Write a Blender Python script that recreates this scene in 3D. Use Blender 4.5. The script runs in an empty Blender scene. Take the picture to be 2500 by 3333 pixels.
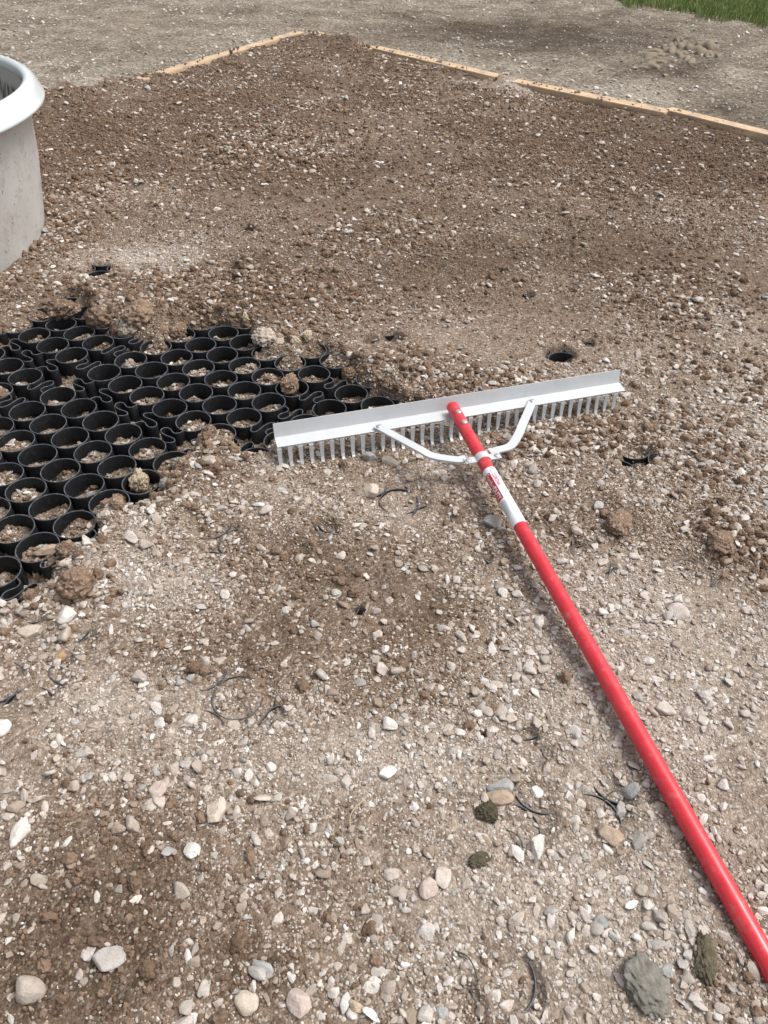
import bpy, bmesh, math, random
import numpy as np
from mathutils import Vector, Matrix, Euler
rng = np.random.default_rng(7); random.seed(7)
scene = bpy.context.scene
COL = scene.collection
D = bpy.data

# ------------------------------------------------------------------ camera, sky, sun, exposure
CAM_H, FPX, PITCH, ROLL, PW, PH = 1.13, 2421.3, 0.7388, -0.0249, 2500.0, 3333.0
cam = D.objects.new('camera', D.cameras.new('camera')); COL.objects.link(cam)
cam.data.sensor_fit = 'VERTICAL'; cam.data.angle = 2*math.atan(PH/2/FPX)
cam.data.clip_start = 0.02; cam.data.clip_end = 2000
_c, _s, _cr, _sr = math.cos(PITCH), math.sin(PITCH), math.cos(ROLL), math.sin(ROLL)
_fw, _up, _rt = Vector((0, _c, -_s)), Vector((0, _s, _c)), Vector((1, 0, 0))
_x, _y = _cr*_rt - _sr*_up, _sr*_rt + _cr*_up
cam.matrix_world = Matrix(((_x.x, _y.x, -_fw.x, 0), (_x.y, _y.y, -_fw.y, 0), (_x.z, _y.z, -_fw.z, CAM_H), (0, 0, 0, 1)))
scene.camera = cam

SUN_EL, SUN_AZ = math.radians(60), math.radians(80)       # azimuth from +Y towards +X
world = D.worlds.new('World'); scene.world = world; world.use_nodes = True
wn, wl = world.node_tree.nodes, world.node_tree.links
sky = wn.new('ShaderNodeTexSky'); sky.sky_type = 'NISHITA'; sky.sun_disc = False
sky.sun_elevation = SUN_EL; sky.sun_rotation = SUN_AZ; sky.dust_density = 4.0; sky.air_density = 1.0; sky.ozone_density = 1.0
hs = wn.new('ShaderNodeHueSaturation'); hs.inputs['Saturation'].default_value = 0.30   # an overcast, nearly grey sky
wl.new(sky.outputs[0], hs.inputs['Color']); wl.new(hs.outputs[0], wn['Background'].inputs['Color'])
wn['Background'].inputs['Strength'].default_value = 0.12
sl = D.lights.new('sun', 'SUN'); sl.energy = 1.5; sl.angle = math.radians(22); sl.color = (1, .975, .94)
sun = D.objects.new('sun', sl); COL.objects.link(sun)
sd = Vector((math.sin(SUN_AZ)*math.cos(SUN_EL), math.cos(SUN_AZ)*math.cos(SUN_EL), math.sin(SUN_EL)))
sun.rotation_euler = sd.to_track_quat('Z', 'Y').to_euler(); sun.location = (0, 0, 8)
scene.view_settings.view_transform = 'Standard'; scene.view_settings.look = 'None'
scene.view_settings.gamma = 1; scene.view_settings.use_curve_mapping = False
scene.view_settings.exposure = 0.74
scene.render.engine = 'CYCLES'; scene.cycles.max_bounces = 6; scene.cycles.diffuse_bounces = 3

# ------------------------------------------------------------------ helpers
K = 2500/1659                                    # the photograph was measured on a 1659 px wide copy
def at(px, py, z=0.0):
    """point at height z that lies in the direction of a measured pixel"""
    x2, y2 = (px*K-PW/2)/FPX, -(py*K-PH/2)/FPX
    d = _x*x2 + _y*y2 + _fw
    t = (z-CAM_H)/d.z
    return Vector((0, 0, CAM_H)) + d*t
def pix(p):
    d = Vector(p) - Vector((0, 0, CAM_H)); zc = d.dot(_fw)
    return ((PW/2+FPX*d.dot(_x)/zc)/K, (PH/2-FPX*d.dot(_y)/zc)/K)
def tag(o, label=None, cat=None, group=None, kind=None):
    if label: o['label'] = label
    if cat: o['category'] = cat
    if group: o['group'] = group
    if kind: o['kind'] = kind
    return o
def empty(name, loc, rz=0):
    o = D.objects.new(name, None); COL.objects.link(o); o.location = loc; o.rotation_euler.z = rz; o.empty_display_size = .05
    return o
def mesh_np(name, V, F, mat=None, smooth=True):
    me = D.meshes.new(name); V = np.asarray(V, np.float32); F = np.asarray(F, np.int32)
    me.vertices.add(len(V)); me.vertices.foreach_set('co', V.ravel())
    n = F.shape[1]
    me.loops.add(F.size); me.loops.foreach_set('vertex_index', F.ravel())
    me.polygons.add(len(F)); me.polygons.foreach_set('loop_start', np.arange(0, F.size, n, dtype=np.int32))
    me.polygons.foreach_set('loop_total', np.full(len(F), n, np.int32))
    me.polygons.foreach_set('use_smooth', np.full(len(F), smooth))
    me.update(); me.validate()
    if mat: me.materials.append(mat)
    return me
def bm_mesh(name, bm, mat=None, smooth=False, sharp=None):
    me = D.meshes.new(name); bmesh.ops.recalc_face_normals(bm, faces=bm.faces[:]); bm.to_mesh(me); bm.free()
    for p in me.polygons: p.use_smooth = smooth
    if smooth and sharp: me.set_sharp_from_angle(angle=math.radians(sharp))
    if mat: me.materials.append(mat)
    return me
def obj(name, me, parent=None):
    o = D.objects.new(name, me); COL.objects.link(o)
    if parent: o.parent = parent
    return o
def add_box(bm, c, s, M=None):
    r = bmesh.ops.create_cube(bm, size=1.0)
    bmesh.ops.scale(bm, vec=s, verts=r['verts']); bmesh.ops.translate(bm, vec=c, verts=r['verts'])
    if M: bmesh.ops.transform(bm, matrix=M, verts=r['verts'])
    return r['verts']
def sweep(bm, pts, prof, closed_prof=True, upv=Vector((0, 0, 1)), cap=True):
    """sweep a 2-D profile (side, up) along 3-D points"""
    rings = []
    for i, p in enumerate(pts):
        t = (pts[min(i+1, len(pts)-1)] - pts[max(i-1, 0)]).normalized()
        side = t.cross(upv).normalized(); u = side.cross(t)
        rings.append([bm.verts.new(p + side*a + u*b) for a, b in prof])
    n = len(prof)
    for r0, r1 in zip(rings, rings[1:]):
        for k in range(n if closed_prof else n-1):
            bm.faces.new((r0[k], r0[(k+1) % n], r1[(k+1) % n], r1[k]))
    if cap: bm.faces.new(rings[0][::-1]); bm.faces.new(rings[-1])
    return rings
def catmull(P, n=5):
    P = [Vector(p) for p in P]; Q = [2*P[0]-P[1]] + P + [2*P[-1]-P[-2]]; out = []
    for i in range(1, len(Q)-2):
        for k in range(n):
            t = k/n; a, b, c, d = Q[i-1:i+3]
            out.append(.5*((2*b) + (c-a)*t + (2*a-5*b+4*c-d)*t*t + (3*b-a-3*c+d)*t**3))
    return out + [P[-1]]

# ---- numpy value noise
def _hash(ix, iy, iz, seed):
    h = (ix.astype(np.int64)*374761393 + iy.astype(np.int64)*668265263 + iz.astype(np.int64)*2147483647 + seed*974634777) & 0xFFFFFFFF
    h = ((h ^ (h >> 13))*1274126177) & 0xFFFFFFFF
    h = ((h ^ (h >> 16))*2246822519) & 0xFFFFFFFF
    return ((h ^ (h >> 15)) & 0xFFFFFF)/float(0xFFFFFF)
def vnoise2(x, y, seed=0):
    ix, iy = np.floor(x), np.floor(y); fx, fy = x-ix, y-iy
    fx = fx*fx*(3-2*fx); fy = fy*fy*(3-2*fy); z = np.zeros_like(ix)
    a, b = _hash(ix, iy, z, seed), _hash(ix+1, iy, z, seed); c, d = _hash(ix, iy+1, z, seed), _hash(ix+1, iy+1, z, seed)
    return (a+(b-a)*fx)*(1-fy) + (c+(d-c)*fx)*fy
def fbm2(x, y, octv=4, seed=0, gain=.5):
    s, a, t = 0, 1, 0
    for k in range(octv):
        s = s + a*(vnoise2(x, y, seed+k*17)-.5); t += a; a *= gain; x = x*2.03+5.1; y = y*2.03+9.7
    return s/t*2
def vnoise3(P, seed=0):
    I = np.floor(P); f = P-I; f = f*f*(3-2*f); r = 0
    for dx in (0, 1):
        for dy in (0, 1):
            for dz in (0, 1):
                w = (f[:, 0] if dx else 1-f[:, 0])*(f[:, 1] if dy else 1-f[:, 1])*(f[:, 2] if dz else 1-f[:, 2])
                r = r + w*_hash(I[:, 0]+dx, I[:, 1]+dy, I[:, 2]+dz, seed)
    return r
def fbm3(P, octv=4, seed=0, gain=.55):
    s, a, t = 0, 1, 0
    for k in range(octv):
        s = s + a*(vnoise3(P, seed+k*13)-.5); t += a; a *= gain; P = P*2.07+3.3
    return s/t*2
def sstep(a, b, x):
    t = np.clip((x-a)/(b-a), 0, 1); return t*t*(3-2*t)

# ------------------------------------------------------------------ materials
def new_mat(name, rough=.9, spec=.25):
    m = D.materials.new(name); m.use_nodes = True; nt = m.node_tree
    b = nt.nodes['Principled BSDF']; b.inputs['Roughness'].default_value = rough; b.inputs['Specular IOR Level'].default_value = spec
    return m, nt, b
def N(nt, t, **kw):
    n = nt.nodes.new(t)
    for k, v in kw.items():
        if k in n.inputs.keys(): n.inputs[k].default_value = v
        else: setattr(n, k, v)
    return n
def ramp(nt, fac, stops, interp='LINEAR'):
    r = nt.nodes.new('ShaderNodeValToRGB'); r.color_ramp.interpolation = interp; e = r.color_ramp.elements
    while len(e) < len(stops): e.new(.5)
    for q, (p, c) in zip(e, stops): q.position = p; q.color = (*c, 1) if len(c) == 3 else c
    if fac is not None: nt.links.new(fac, r.inputs[0])
    return r
def mix(nt, fac, a, b, bt='MIX'):
    m = nt.nodes.new('ShaderNodeMix'); m.data_type = 'RGBA'; m.blend_type = bt
    for sock, v in ((m.inputs[0], fac), (m.inputs[6], a), (m.inputs[7], b)):
        if hasattr(v, 'is_linked'): nt.links.new(v, sock)
        else: sock.default_value = v if not isinstance(v, tuple) else (*v, 1)[:4]
    return m.outputs[2]
def noise(nt, vec, scale, detail=4, rough=.55):
    n = N(nt, 'ShaderNodeTexNoise', Scale=scale, Detail=detail, Roughness=rough)
    if vec is not None: nt.links.new(vec, n.inputs['Vector'])
    return n.outputs['Fac']
def bump(nt, b, hgt, dist, strength=1.0):
    n = N(nt, 'ShaderNodeBump', Strength=strength, Distance=dist); nt.links.new(hgt, n.inputs['Height']); nt.links.new(n.outputs[0], b.inputs['Normal']); return n
def geo_pos(nt): return nt.nodes.new('ShaderNodeNewGeometry').outputs['Position']
def obj_co(nt): return nt.nodes.new('ShaderNodeTexCoord').outputs['Object']

SOIL_D, SOIL_M, SOIL_L = (.108, .074, .050), (.205, .149, .107), (.42, .36, .302)
def mat_bed():
    m, nt, b = new_mat('soil and fines', .95, .12); P = geo_pos(nt)
    at_ = N(nt, 'ShaderNodeAttribute', attribute_name='brown').outputs['Fac']
    f1 = noise(nt, P, 9, 5, .6); f2 = noise(nt, P, 60, 4, .65)
    md = N(nt, 'ShaderNodeMath', operation='MULTIPLY_ADD'); nt.links.new(f1, md.inputs[0]); md.inputs[1].default_value = .7; md.inputs[2].default_value = -.35
    a2 = N(nt, 'ShaderNodeMath', operation='ADD', use_clamp=True); nt.links.new(at_, a2.inputs[0]); nt.links.new(md.outputs[0], a2.inputs[1])
    base = ramp(nt, a2.outputs[0], [(0, SOIL_L), (.5, SOIL_M), (1, SOIL_D)]).outputs[0]
    base = mix(nt, .85, base, ramp(nt, f2, [(.38, (.5, .47, .45)), (.62, (1.2, 1.2, 1.2))]).outputs[0], 'MULTIPLY')
    v = N(nt, 'ShaderNodeTexVoronoi', Scale=260.0); nt.links.new(P, v.inputs['Vector'])
    sep = N(nt, 'ShaderNodeSeparateColor'); nt.links.new(v.outputs['Color'], sep.inputs[0])
    grit = ramp(nt, sep.outputs[0], [(0, (.16, .115, .08)), (.45, (.30, .225, .17)), (.8, (.47, .39, .32)), (1, (.66, .6, .54))]).outputs[0]
    gm = ramp(nt, sep.outputs[1], [(.42, (0, 0, 0)), (.5, (1, 1, 1))]).outputs[0]
    inv = N(nt, 'ShaderNodeMath', operation='MULTIPLY_ADD'); nt.links.new(a2.outputs[0], inv.inputs[0]); inv.inputs[1].default_value = -.55; inv.inputs[2].default_value = .75
    gf = N(nt, 'ShaderNodeMath', operation='MULTIPLY'); nt.links.new(gm, gf.inputs[0]); nt.links.new(inv.outputs[0], gf.inputs[1])
    col = mix(nt, gf.outputs[0], base, grit)
    nt.links.new(col, b.inputs['Base Color'])
    hh = N(nt, 'ShaderNodeMath', operation='MULTIPLY_ADD'); nt.links.new(v.outputs['Distance'], hh.inputs[0]); hh.inputs[1].default_value = -.6
    nt.links.new(noise(nt, P, 150, 5, .7), hh.inputs[2]); bump(nt, b, hh.outputs[0], .006, .8)
    return m
def mat_outer():
    m, nt, b = new_mat('packed dirt', .95, .12); P = geo_pos(nt)
    at_ = N(nt, 'ShaderNodeAttribute', attribute_name='brown').outputs['Fac']
    f1 = noise(nt, P, 3.2, 6, .62); f2 = noise(nt, P, 40, 4, .7)
    md = N(nt, 'ShaderNodeMath', operation='MULTIPLY_ADD'); nt.links.new(f1, md.inputs[0]); md.inputs[1].default_value = 1.7; md.inputs[2].default_value = -.85
    a2 = N(nt, 'ShaderNodeMath', operation='ADD', use_clamp=True); nt.links.new(at_, a2.inputs[0]); nt.links.new(md.outputs[0], a2.inputs[1])
    base = ramp(nt, a2.outputs[0], [(0, (.50, .44, .355)), (.45, (.31, .26, .20)), (1, (.13, .10, .072))]).outputs[0]
    base = mix(nt, .8, base, ramp(nt, f2, [(.4, (.42, .41, .39)), (.6, (1.3, 1.3, 1.3))]).outputs[0], 'MULTIPLY')
    v = N(nt, 'ShaderNodeTexVoronoi', Scale=55.0); nt.links.new(P, v.inputs['Vector'])
    sep = N(nt, 'ShaderNodeSeparateColor'); nt.links.new(v.outputs['Color'], sep.inputs[0])
    gm = ramp(nt, sep.outputs[1], [(.93, (0, 0, 0)), (.95, (1, 1, 1))]).outputs[0]
    dm = ramp(nt, v.outputs['Distance'], [(.3, (1, 1, 1)), (.42, (0, 0, 0))]).outputs[0]
    gf = N(nt, 'ShaderNodeMath', operation='MULTIPLY'); nt.links.new(gm, gf.inputs[0]); nt.links.new(dm, gf.inputs[1])
    grit = ramp(nt, sep.outputs[0], [(0, (.3, .26, .21)), (.6, (.5, .46, .4)), (1, (.72, .7, .66))]).outputs[0]
    nt.links.new(mix(nt, gf.outputs[0], base, grit), b.inputs['Base Color'])
    bump(nt, b, noise(nt, P, 22, 6, .75), .05, 1.0)
    return m
STONE_STOPS = [(0, (.30, .245, .20)), (.12, (.47, .41, .355)), (.28, (.61, .55, .49)), (.40, (.40, .385, .36)), (.52, (.68, .63, .575)),
               (.62, (.50, .445, .41)), (.74, (.75, .715, .67)), (.82, (.31, .325, .325)), (.89, (.56, .50, .475)), (.95, (.82, .80, .77)), (1, (.42, .32, .21))]
def mat_stone(name, random_src=True, color=None, dusty=.5):
    m, nt, b = new_mat(name, .82, .3); P = geo_pos(nt); O = obj_co(nt)
    if color is None:
        rn = nt.nodes.new('ShaderNodeObjectInfo').outputs['Random']
        base = ramp(nt, rn, STONE_STOPS, 'CONSTANT' if False else 'LINEAR').outputs[0]
    else:
        base = ramp(nt, None, [(0, color), (1, color)]).outputs[0]
    base = mix(nt, .75, base, ramp(nt, noise(nt, O, 2.2, 6, .7), [(.3, (.62, .58, .54)), (.62, (1.1, 1.09, 1.08))]).outputs[0], 'MULTIPLY')
    if dusty:
        dn = ramp(nt, noise(nt, P, 55, 4, .6), [(.45, (0, 0, 0)), (.72, (1, 1, 1))]).outputs[0]
        dirt = N(nt, 'ShaderNodeAttribute', attribute_name='dirt', attribute_type='INSTANCER').outputs['Fac']
        ad = N(nt, 'ShaderNodeMath', operation='MULTIPLY_ADD', use_clamp=True); nt.links.new(dn, ad.inputs[0]); ad.inputs[1].default_value = dusty*.6; nt.links.new(dirt, ad.inputs[2])
        base = mix(nt, ad.outputs[0], base, (.27, .208, .158))
    nt.links.new(base, b.inputs['Base Color'])
    ms = N(nt, 'ShaderNodeMath', operation='MULTIPLY_ADD'); nt.links.new(noise(nt, P, 85, 3, .6), ms.inputs[0]); ms.inputs[1].default_value = 1.6; nt.links.new(noise(nt, P, 320, 4, .65), ms.inputs[2])
    bump(nt, b, ms.outputs[0], .0022, .7)
    return m
def mat_clod(name, c0=(.115, .075, .050), c1=(.27, .188, .133), specks=True, moss=False):
    m, nt, b = new_mat(name, .97, .1); P = geo_pos(nt)
    rn = nt.nodes.new('ShaderNodeObjectInfo').outputs['Random']
    n1 = noise(nt, P, 70, 5, .65)
    ad = N(nt, 'ShaderNodeMath', operation='MULTIPLY_ADD'); nt.links.new(rn, ad.inputs[0]); ad.inputs[1].default_value = .55
    sb = N(nt, 'ShaderNodeMath', operation='SUBTRACT'); nt.links.new(n1, sb.inputs[0]); sb.inputs[1].default_value = .28; nt.links.new(sb.outputs[0], ad.inputs[2])
    col = ramp(nt, ad.outputs[0], [(0, c0), (.8, c1)]).outputs[0]
    if specks:
        v = N(nt, 'ShaderNodeTexVoronoi', Scale=260.0); nt.links.new(P, v.inputs['Vector'])
        sep = N(nt, 'ShaderNodeSeparateColor'); nt.links.new(v.outputs['Color'], sep.inputs[0])
        gm = ramp(nt, sep.outputs[1], [(.86, (0, 0, 0)), (.95, (1, 1, 1))]).outputs[0]
        col = mix(nt, gm, col, (.40, .33, .27))
    if moss:
        col = mix(nt, ramp(nt, noise(nt, P, 45, 4, .6), [(.45, (0, 0, 0)), (.7, (.8, .8, .8))]).outputs[0], col, (.055, .058, .028))
    nt.links.new(col, b.inputs['Base Color'])
    bump(nt, b, noise(nt, P, 190, 6, .75), .003, .9)
    return m
M_BED, M_OUT = mat_bed(), mat_outer()
M_STONE = mat_stone('gravel stone'); M_CRUMB = mat_clod('soil crumb', specks=False); M_CLOD = mat_clod('soil clod')
M_CLOD_PALE = mat_clod('pale pebbly clod', (.26, .21, .165), (.56, .48, .41))
M_MUD = mat_clod('mossy dark mud', (.045, .038, .024), (.17, .14, .10), specks=False, moss=True)
def simple(name, col, rough=.5, spec=.5, metal=0, nz=None):
    m, nt, b = new_mat(name, rough, spec); b.inputs['Metallic'].default_value = metal
    if nz:
        sc, amt = nz; c = ramp(nt, noise(nt, geo_pos(nt), sc, 5, .6), [(.3, tuple(x*(1-amt) for x in col)), (.7, tuple(min(1, x*(1+amt)) for x in col))]).outputs[0]
        nt.links.new(c, b.inputs['Base Color'])
    else: b.inputs['Base Color'].default_value = (*col, 1)
    return m

# ------------------------------------------------------------------ the grid mat lattice (cells under the gravel)
G = 0.0812*CAM_H; JOINT = 0.1324*CAM_H; SP = 5*G + JOINT; TH = -0.6365
LA = np.array([math.cos(TH), math.sin(TH)]); LB = np.array([-math.sin(TH), math.cos(TH)]); T0 = np.array([-.703, 1.5858])*CAM_H
CR, CT, CD = .0457, .0027, .050                 # cell radius, wall thickness, depth
def wshift(p0, p1): d = at(*p1)-at(*p0); return np.array([d.x, d.y])
PSHIFT = {(2, -1): wshift((1163, 1760), (1137, 1746)), (1, -1): wshift((521, 1510), (513, 1505)), (1, 0): wshift((872, 1078), (862, 1082))}
def panel_origin(pi, pj): return T0 + LA*(pi*SP) + LB*(pj*SP) + PSHIFT.get((pi, pj), 0)
def lattice(x, y):
    """index of the cell under each point, distance from its centre, True inside a cell square"""
    s = (x-T0[0])*LA[0] + (y-T0[1])*LA[1] + G/2; t = (x-T0[0])*LB[0] + (y-T0[1])*LB[1] + G/2
    pi, pj = np.floor(s/SP), np.floor(t/SP); u, v = s-pi*SP, t-pj*SP
    for (a, b), d in PSHIFT.items():
        k = (pi == a) & (pj == b); u = np.where(k, u-d@LA, u); v = np.where(k, v-d@LB, v)
    i, j = np.floor(u/G), np.floor(v/G)
    r = np.hypot(u-(i+.5)*G, v-(j+.5)*G)
    return pi, pj, i, j, r, (i < 6) & (j < 6)

# ------------------------------------------------------------------ height of the gravel bed
HOLE = [(-60, 735), (0, 712), (55, 700), (70, 672), (140, 648), (190, 660), (215, 700), (300, 725), (350, 738), (372, 705), (430, 690), (490, 694), (545, 705), (560, 738),
        (600, 765), (645, 775), (655, 745), (700, 742), (735, 765), (772, 790), (775, 815), (800, 838), (840, 845), (870, 868), (905, 872), (935, 885), (880, 905), (770, 915),
        (690, 925), (640, 925), (610, 945), (570, 985), (525, 985), (478, 950), (440, 945), (418, 975), (415, 1000), (372, 1020), (350, 1045), (352, 1078), (300, 1092), (232, 1098), (210, 1105),
        (222, 1150), (200, 1170), (150, 1180), (135, 1205), (130, 1240), (125, 1262), (80, 1280), (40, 1300), (0, 1296), (-80, 1330)]
HOLE = np.array([at(*p)[:2] for p in HOLE])
def poly_sd(x, y, P):
    d = np.full(x.shape, 1e9); ins = np.zeros(x.shape, bool)
    for a, b in zip(P, np.roll(P, -1, 0)):
        e = b-a; t = np.clip(((x-a[0])*e[0]+(y-a[1])*e[1])/(e@e), 0, 1)
        d = np.minimum(d, np.hypot(x-a[0]-t*e[0], y-a[1]-t*e[1]))
        c = ((a[1] > y) != (b[1] > y)); ins ^= c & (x < (b[0]-a[0])*(y-a[1])/(b[1]-a[1]+1e-12)+a[0])
    return np.where(ins, -d, d)
def blob(x, y, px, py, rx, ry):
    """gaussian patch round a measured spot; radii measured on the photograph, turned to metres on the ground"""
    c = at(px, py); ex = (at(px+1, py)-c).length*rx; ey = (at(px, py+1)-c).length*ry
    return np.exp(-(((x-c.x)/ex)**2 + ((y-c.y)/ey)**2))
def disc(x, y, px, py, r, soft=.35):
    c = at(px, py); e = (at(px+1, py)-c).length*r
    q = np.hypot(x-c.x, y-c.y)/e
    return 1-sstep(1-soft, 1+soft*.5, q)
MOUNDS = [(450, 650, 200, 45, .022), (260, 640, 110, 45, .026), (640, 640, 130, 40, .02), (880, 800, 120, 45, .026), (1060, 850, 160, 40, .022), (440, 985, 50, 40, .03),
          (400, 1055, 60, 35, .018), (190, 1215, 60, 50, .018), (150, 430, 80, 120, .03), (560, 560, 160, 40, .016), (1340, 1100, 60, 45, .014), (1570, 1150, 70, 50, .018),
          (1530, 470, 130, 45, .02), (1100, 330, 200, 60, .01), (755, 106, 40, 10, .05), (1095, 184, 30, 11, .05), (690, 100, 30, 9, .03), (130, 220, 90, 30, .05), (290, 172, 50, 8, .022), (235, 190, 50, 10, .035), (430, 142, 25, 5, .010), (1440, 258, 40, 7, .012), (950, 148, 40, 6, .008), (1250, 980, 150, 60, .014), (850, 150, 200, 30, .012),
          (620, 960, 30, 20, .0), (640, 1000, 90, 26, -.007), (800, 975, 110, 28, -.008), (950, 950, 110, 28, -.006), (1090, 925, 100, 28, -.008), (1230, 900, 90, 28, -.008), (1330, 880, 60, 28, -.006), (230, 250, 120, 40, .02)]
ARCS = [(512, 1505, 82), (580, 1545, 34), (420, 1500, 22), (860, 1085, 62), (470, 1165, 52), (700, 1148, 30), (960, 1120, 24), (1018, 1160, 30), (1035, 1205, 26), (1240, 1187, 26), (1310, 1228, 22),
        (1500, 1235, 48), (60, 1385, 60), (110, 1410, 60), (60, 1470, 80), (170, 1385, 40), (20, 1350, 30), (1170, 1665, 52), (1130, 1765, 66), (1290, 1725, 72), (1105, 2120, 55), (1145, 2150, 30), (1010, 2180, 40),
        (640, 1195, 26), (420, 1130, 26), (1200, 1150, 30), (1140, 1595, 22), (155, 1545, 16), (950, 1290, 18)]
DEEP = [(1208, 770, 34, .034), (1378, 985, 40, .016), (1360, 1003, 22, .024), (208, 585, 36, .040), (150, 645, 30, .03), (530, 508, 20, .03), (505, 590, 16, .034), (512, 622, 20, .036), (240, 612, 16, .03), (848, 735, 26, .030), (800, 742, 18, .03),
        (775, 1322, 13, .03), (310, 580, 18, .03), (1270, 745, 14, .02), (1140, 640, 14, .03), (1045, 1590, 9, .02), (1085, 590, 10, .02)]
def bed_height(x, y):
    far = sstep(2.0, 3.6, y)
    h = .007 + (.010+.012*far)*fbm2(x*2.1, y*2.1, 3, 3) + (.007+.014*far)*fbm2(x*7, y*9, 3, 11) + (.0042+.006*far)*fbm2(x*34, y*34, 3, 23)
    h = h + .014*far
    mn = 1+.45*fbm2(x*16, y*16, 3, 31)
    for px, py, rx, ry, hh in MOUNDS: h = h + hh*blob(x, y, px, py, rx, ry)*mn
    # footprint hollows where the rims of the buried cells come through
    wob = .45*fbm2(x*30, y*30, 3, 51)
    lv = -.0022 + .010*fbm2(x*26, y*26, 4, 61)
    for px, py, r in ARCS:
        w = np.clip(disc(x, y, px, py, r*1.12, .45)*(1+wob)*1.25, 0, 1); h = h*(1-w) + w*lv
    for px, py, r, dp in DEEP:
        w = disc(x, y, px, py, r, .4); h = h - w*(dp + .01)
    sd_ = poly_sd(x, y, HOLE) + .014*fbm2(x*22, y*22, 3, 71)
    pi, pj, i, j, r, ins = lattice(x, y)
    cid = _hash(pi*7+i, pj*7+j, np.zeros_like(pi), 5); cid2 = _hash(pi*7+i, pj*7+j, np.zeros_like(pi), 6)
    edge = sstep(-.16, -.01, sd_)
    lvl = np.where(ins & (r < CR-.001), -.050 + .016*cid**2 + .030*edge*cid2, -.056 + .012*edge)
    lvl = np.where(ins, lvl, -.056 + .020*edge)
    lump = np.maximum(fbm2(x*26, y*26, 2, 81), 0)*.018 + .006*fbm2(x*70, y*70, 3, 83)
    lvl = lvl + np.where(ins & (r > CR-.001), lump*.35, lump)
    bank = .012*np.exp(-np.maximum(sd_, 0)/.05)*(1+fbm2(x*30, y*30, 3, 91))
    w = sstep(-.035, .03, sd_)
    return lvl*(1-w) + (h+bank)*w, sd_
BROWN = [(700, 1220, 280, 110, .55), (560, 1400, 170, 80, .45), (240, 1930, 200, 190, .8), (120, 2140, 220, 120, .7), (560, 2090, 120, 80, .45), (430, 1010, 90, 70, .6), (900, 820, 160, 50, .3),
         (1150, 1120, 130, 60, .4), (1340, 1120, 60, 50, .4), (1570, 1170, 120, 60, .4), (480, 650, 420, 70, .3), (900, 1380, 120, 100, .25), (330, 1420, 120, 60, .25), (1100, 560, 300, 60, .2),
         (780, 420, 300, 90, .15), (300, 300, 300, 60, .15), (1500, 330, 200, 60, .15), (950, 1330, 80, 50, .25), (1090, 2060, 90, 60, .15), (1540, 2110, 80, 60, .4), (700, 990, 120, 30, .15), (760, 1650, 40, 30, .2)]
PALE = [(330, 1270, 160, 40, .3), (830, 1640, 200, 80, .5), (230, 1520, 140, 60, .25), (1430, 1300, 150, 90, .2), (1050, 1880, 200, 120, .2), (1130, 190, 60, 25, .4), (300, 565, 150, 45, .75), (1200, 2030, 330, 160, .35),
        (1600, 520, 120, 60, .15), (1400, 1550, 240, 260, .25), (960, 190, 120, 30, .2), (650, 700, 80, 30, .15), (870, 1120, 50, 30, .2), (1600, 1500, 150, 250, .1), (1120, 190, 90, 22, .5), (1450, 420, 180, 35, .2), (700, 330, 120, 30, .15), (1250, 620, 200, 35, .2), (330, 420, 130, 40, .3), (620, 470, 160, 35, .18), (1000, 400, 160, 30, .25), (1580, 690, 110, 50, .35), (560, 200, 130, 16, .25), (880, 250, 170, 18, .12), (1000, 700, 200, 40, .15)]
def brown_map(x, y):
    b = .37 + .42*sstep(1.55, 2.5, y) + .26*fbm2(x*2.6, y*2.6, 4, 101)
    for px, py, rx, ry, s in BROWN: b = b + s*blob(x, y, px, py, rx, ry)
    for px, py, rx, ry, s in PALE: b = b - s*blob(x, y, px, py, rx, ry)
    return np.clip(b, 0, 1)

# edge of the pad: the two lines of boards
C0 = at(655, 76, .03); L1 = at(200, 194, .03); R1 = at(1659, 303, .03)
def side_of(a, b, x, y): return (b.x-a.x)*(y-a.y)-(b.y-a.y)*(x-a.x)
def pad_inside(x, y):
    dl = -side_of(C0, L1, x, y)/(L1-C0).length; dr = side_of(C0, R1, x, y)/(R1-C0).length
    return np.minimum(-dl, -dr)
def pad_d(x, y):
    nL = Vector((-(L1-C0).y, (L1-C0).x)).normalized(); nR = Vector(((R1-C0).y, -(R1-C0).x)).normalized()
    ref = Vector((0, 3))
    if nL.dot(ref-C0.xy) < 0: nL = -nL
    if nR.dot(ref-C0.xy) < 0: nR = -nR
    return np.minimum(nL.x*(x-C0.x)+nL.y*(y-C0.y), nR.x*(x-C0.x)+nR.y*(y-C0.y))

def sheet(name, ys, ts, half, hfun, attr, mat, keep=None):
    Y, T = np.meshgrid(ys, ts, indexing='ij'); X = T*half(Y); Z = hfun(X, Y)
    V = np.stack([X, Y, Z], -1).reshape(-1, 3); nr, nc = Y.shape
    a = (np.arange(nr-1)[:, None]*nc+np.arange(nc-1)[None]).ravel()
    F = np.stack([a, a+1, a+nc+1, a+nc], 1)
    if keep is not None:
        kv = keep(X, Y).ravel(); F = F[kv[F].any(1)]
        used = np.unique(F); re = np.full(len(V), -1); re[used] = np.arange(len(used)); F = re[F]; V = V[used]
    me = mesh_np(name, V, F, mat)
    A = me.attributes.new('brown', 'FLOAT', 'POINT'); A.data.foreach_set('value', attr(V[:, 0], V[:, 1]).astype(np.float32))
    return obj(name, me)
dep = np.linspace(math.atan2(CAM_H, .13), math.atan2(CAM_H, 7.0), 760)
ys = np.concatenate([np.linspace(-2.0, .10, 30), CAM_H/np.tan(dep)])
ts = np.concatenate([np.linspace(-3.2, -1.03, 22), np.linspace(-1, 1, 640), np.linspace(1.03, 3.2, 22)])
half = lambda y: .62+.445*np.maximum(y, 0)
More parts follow.
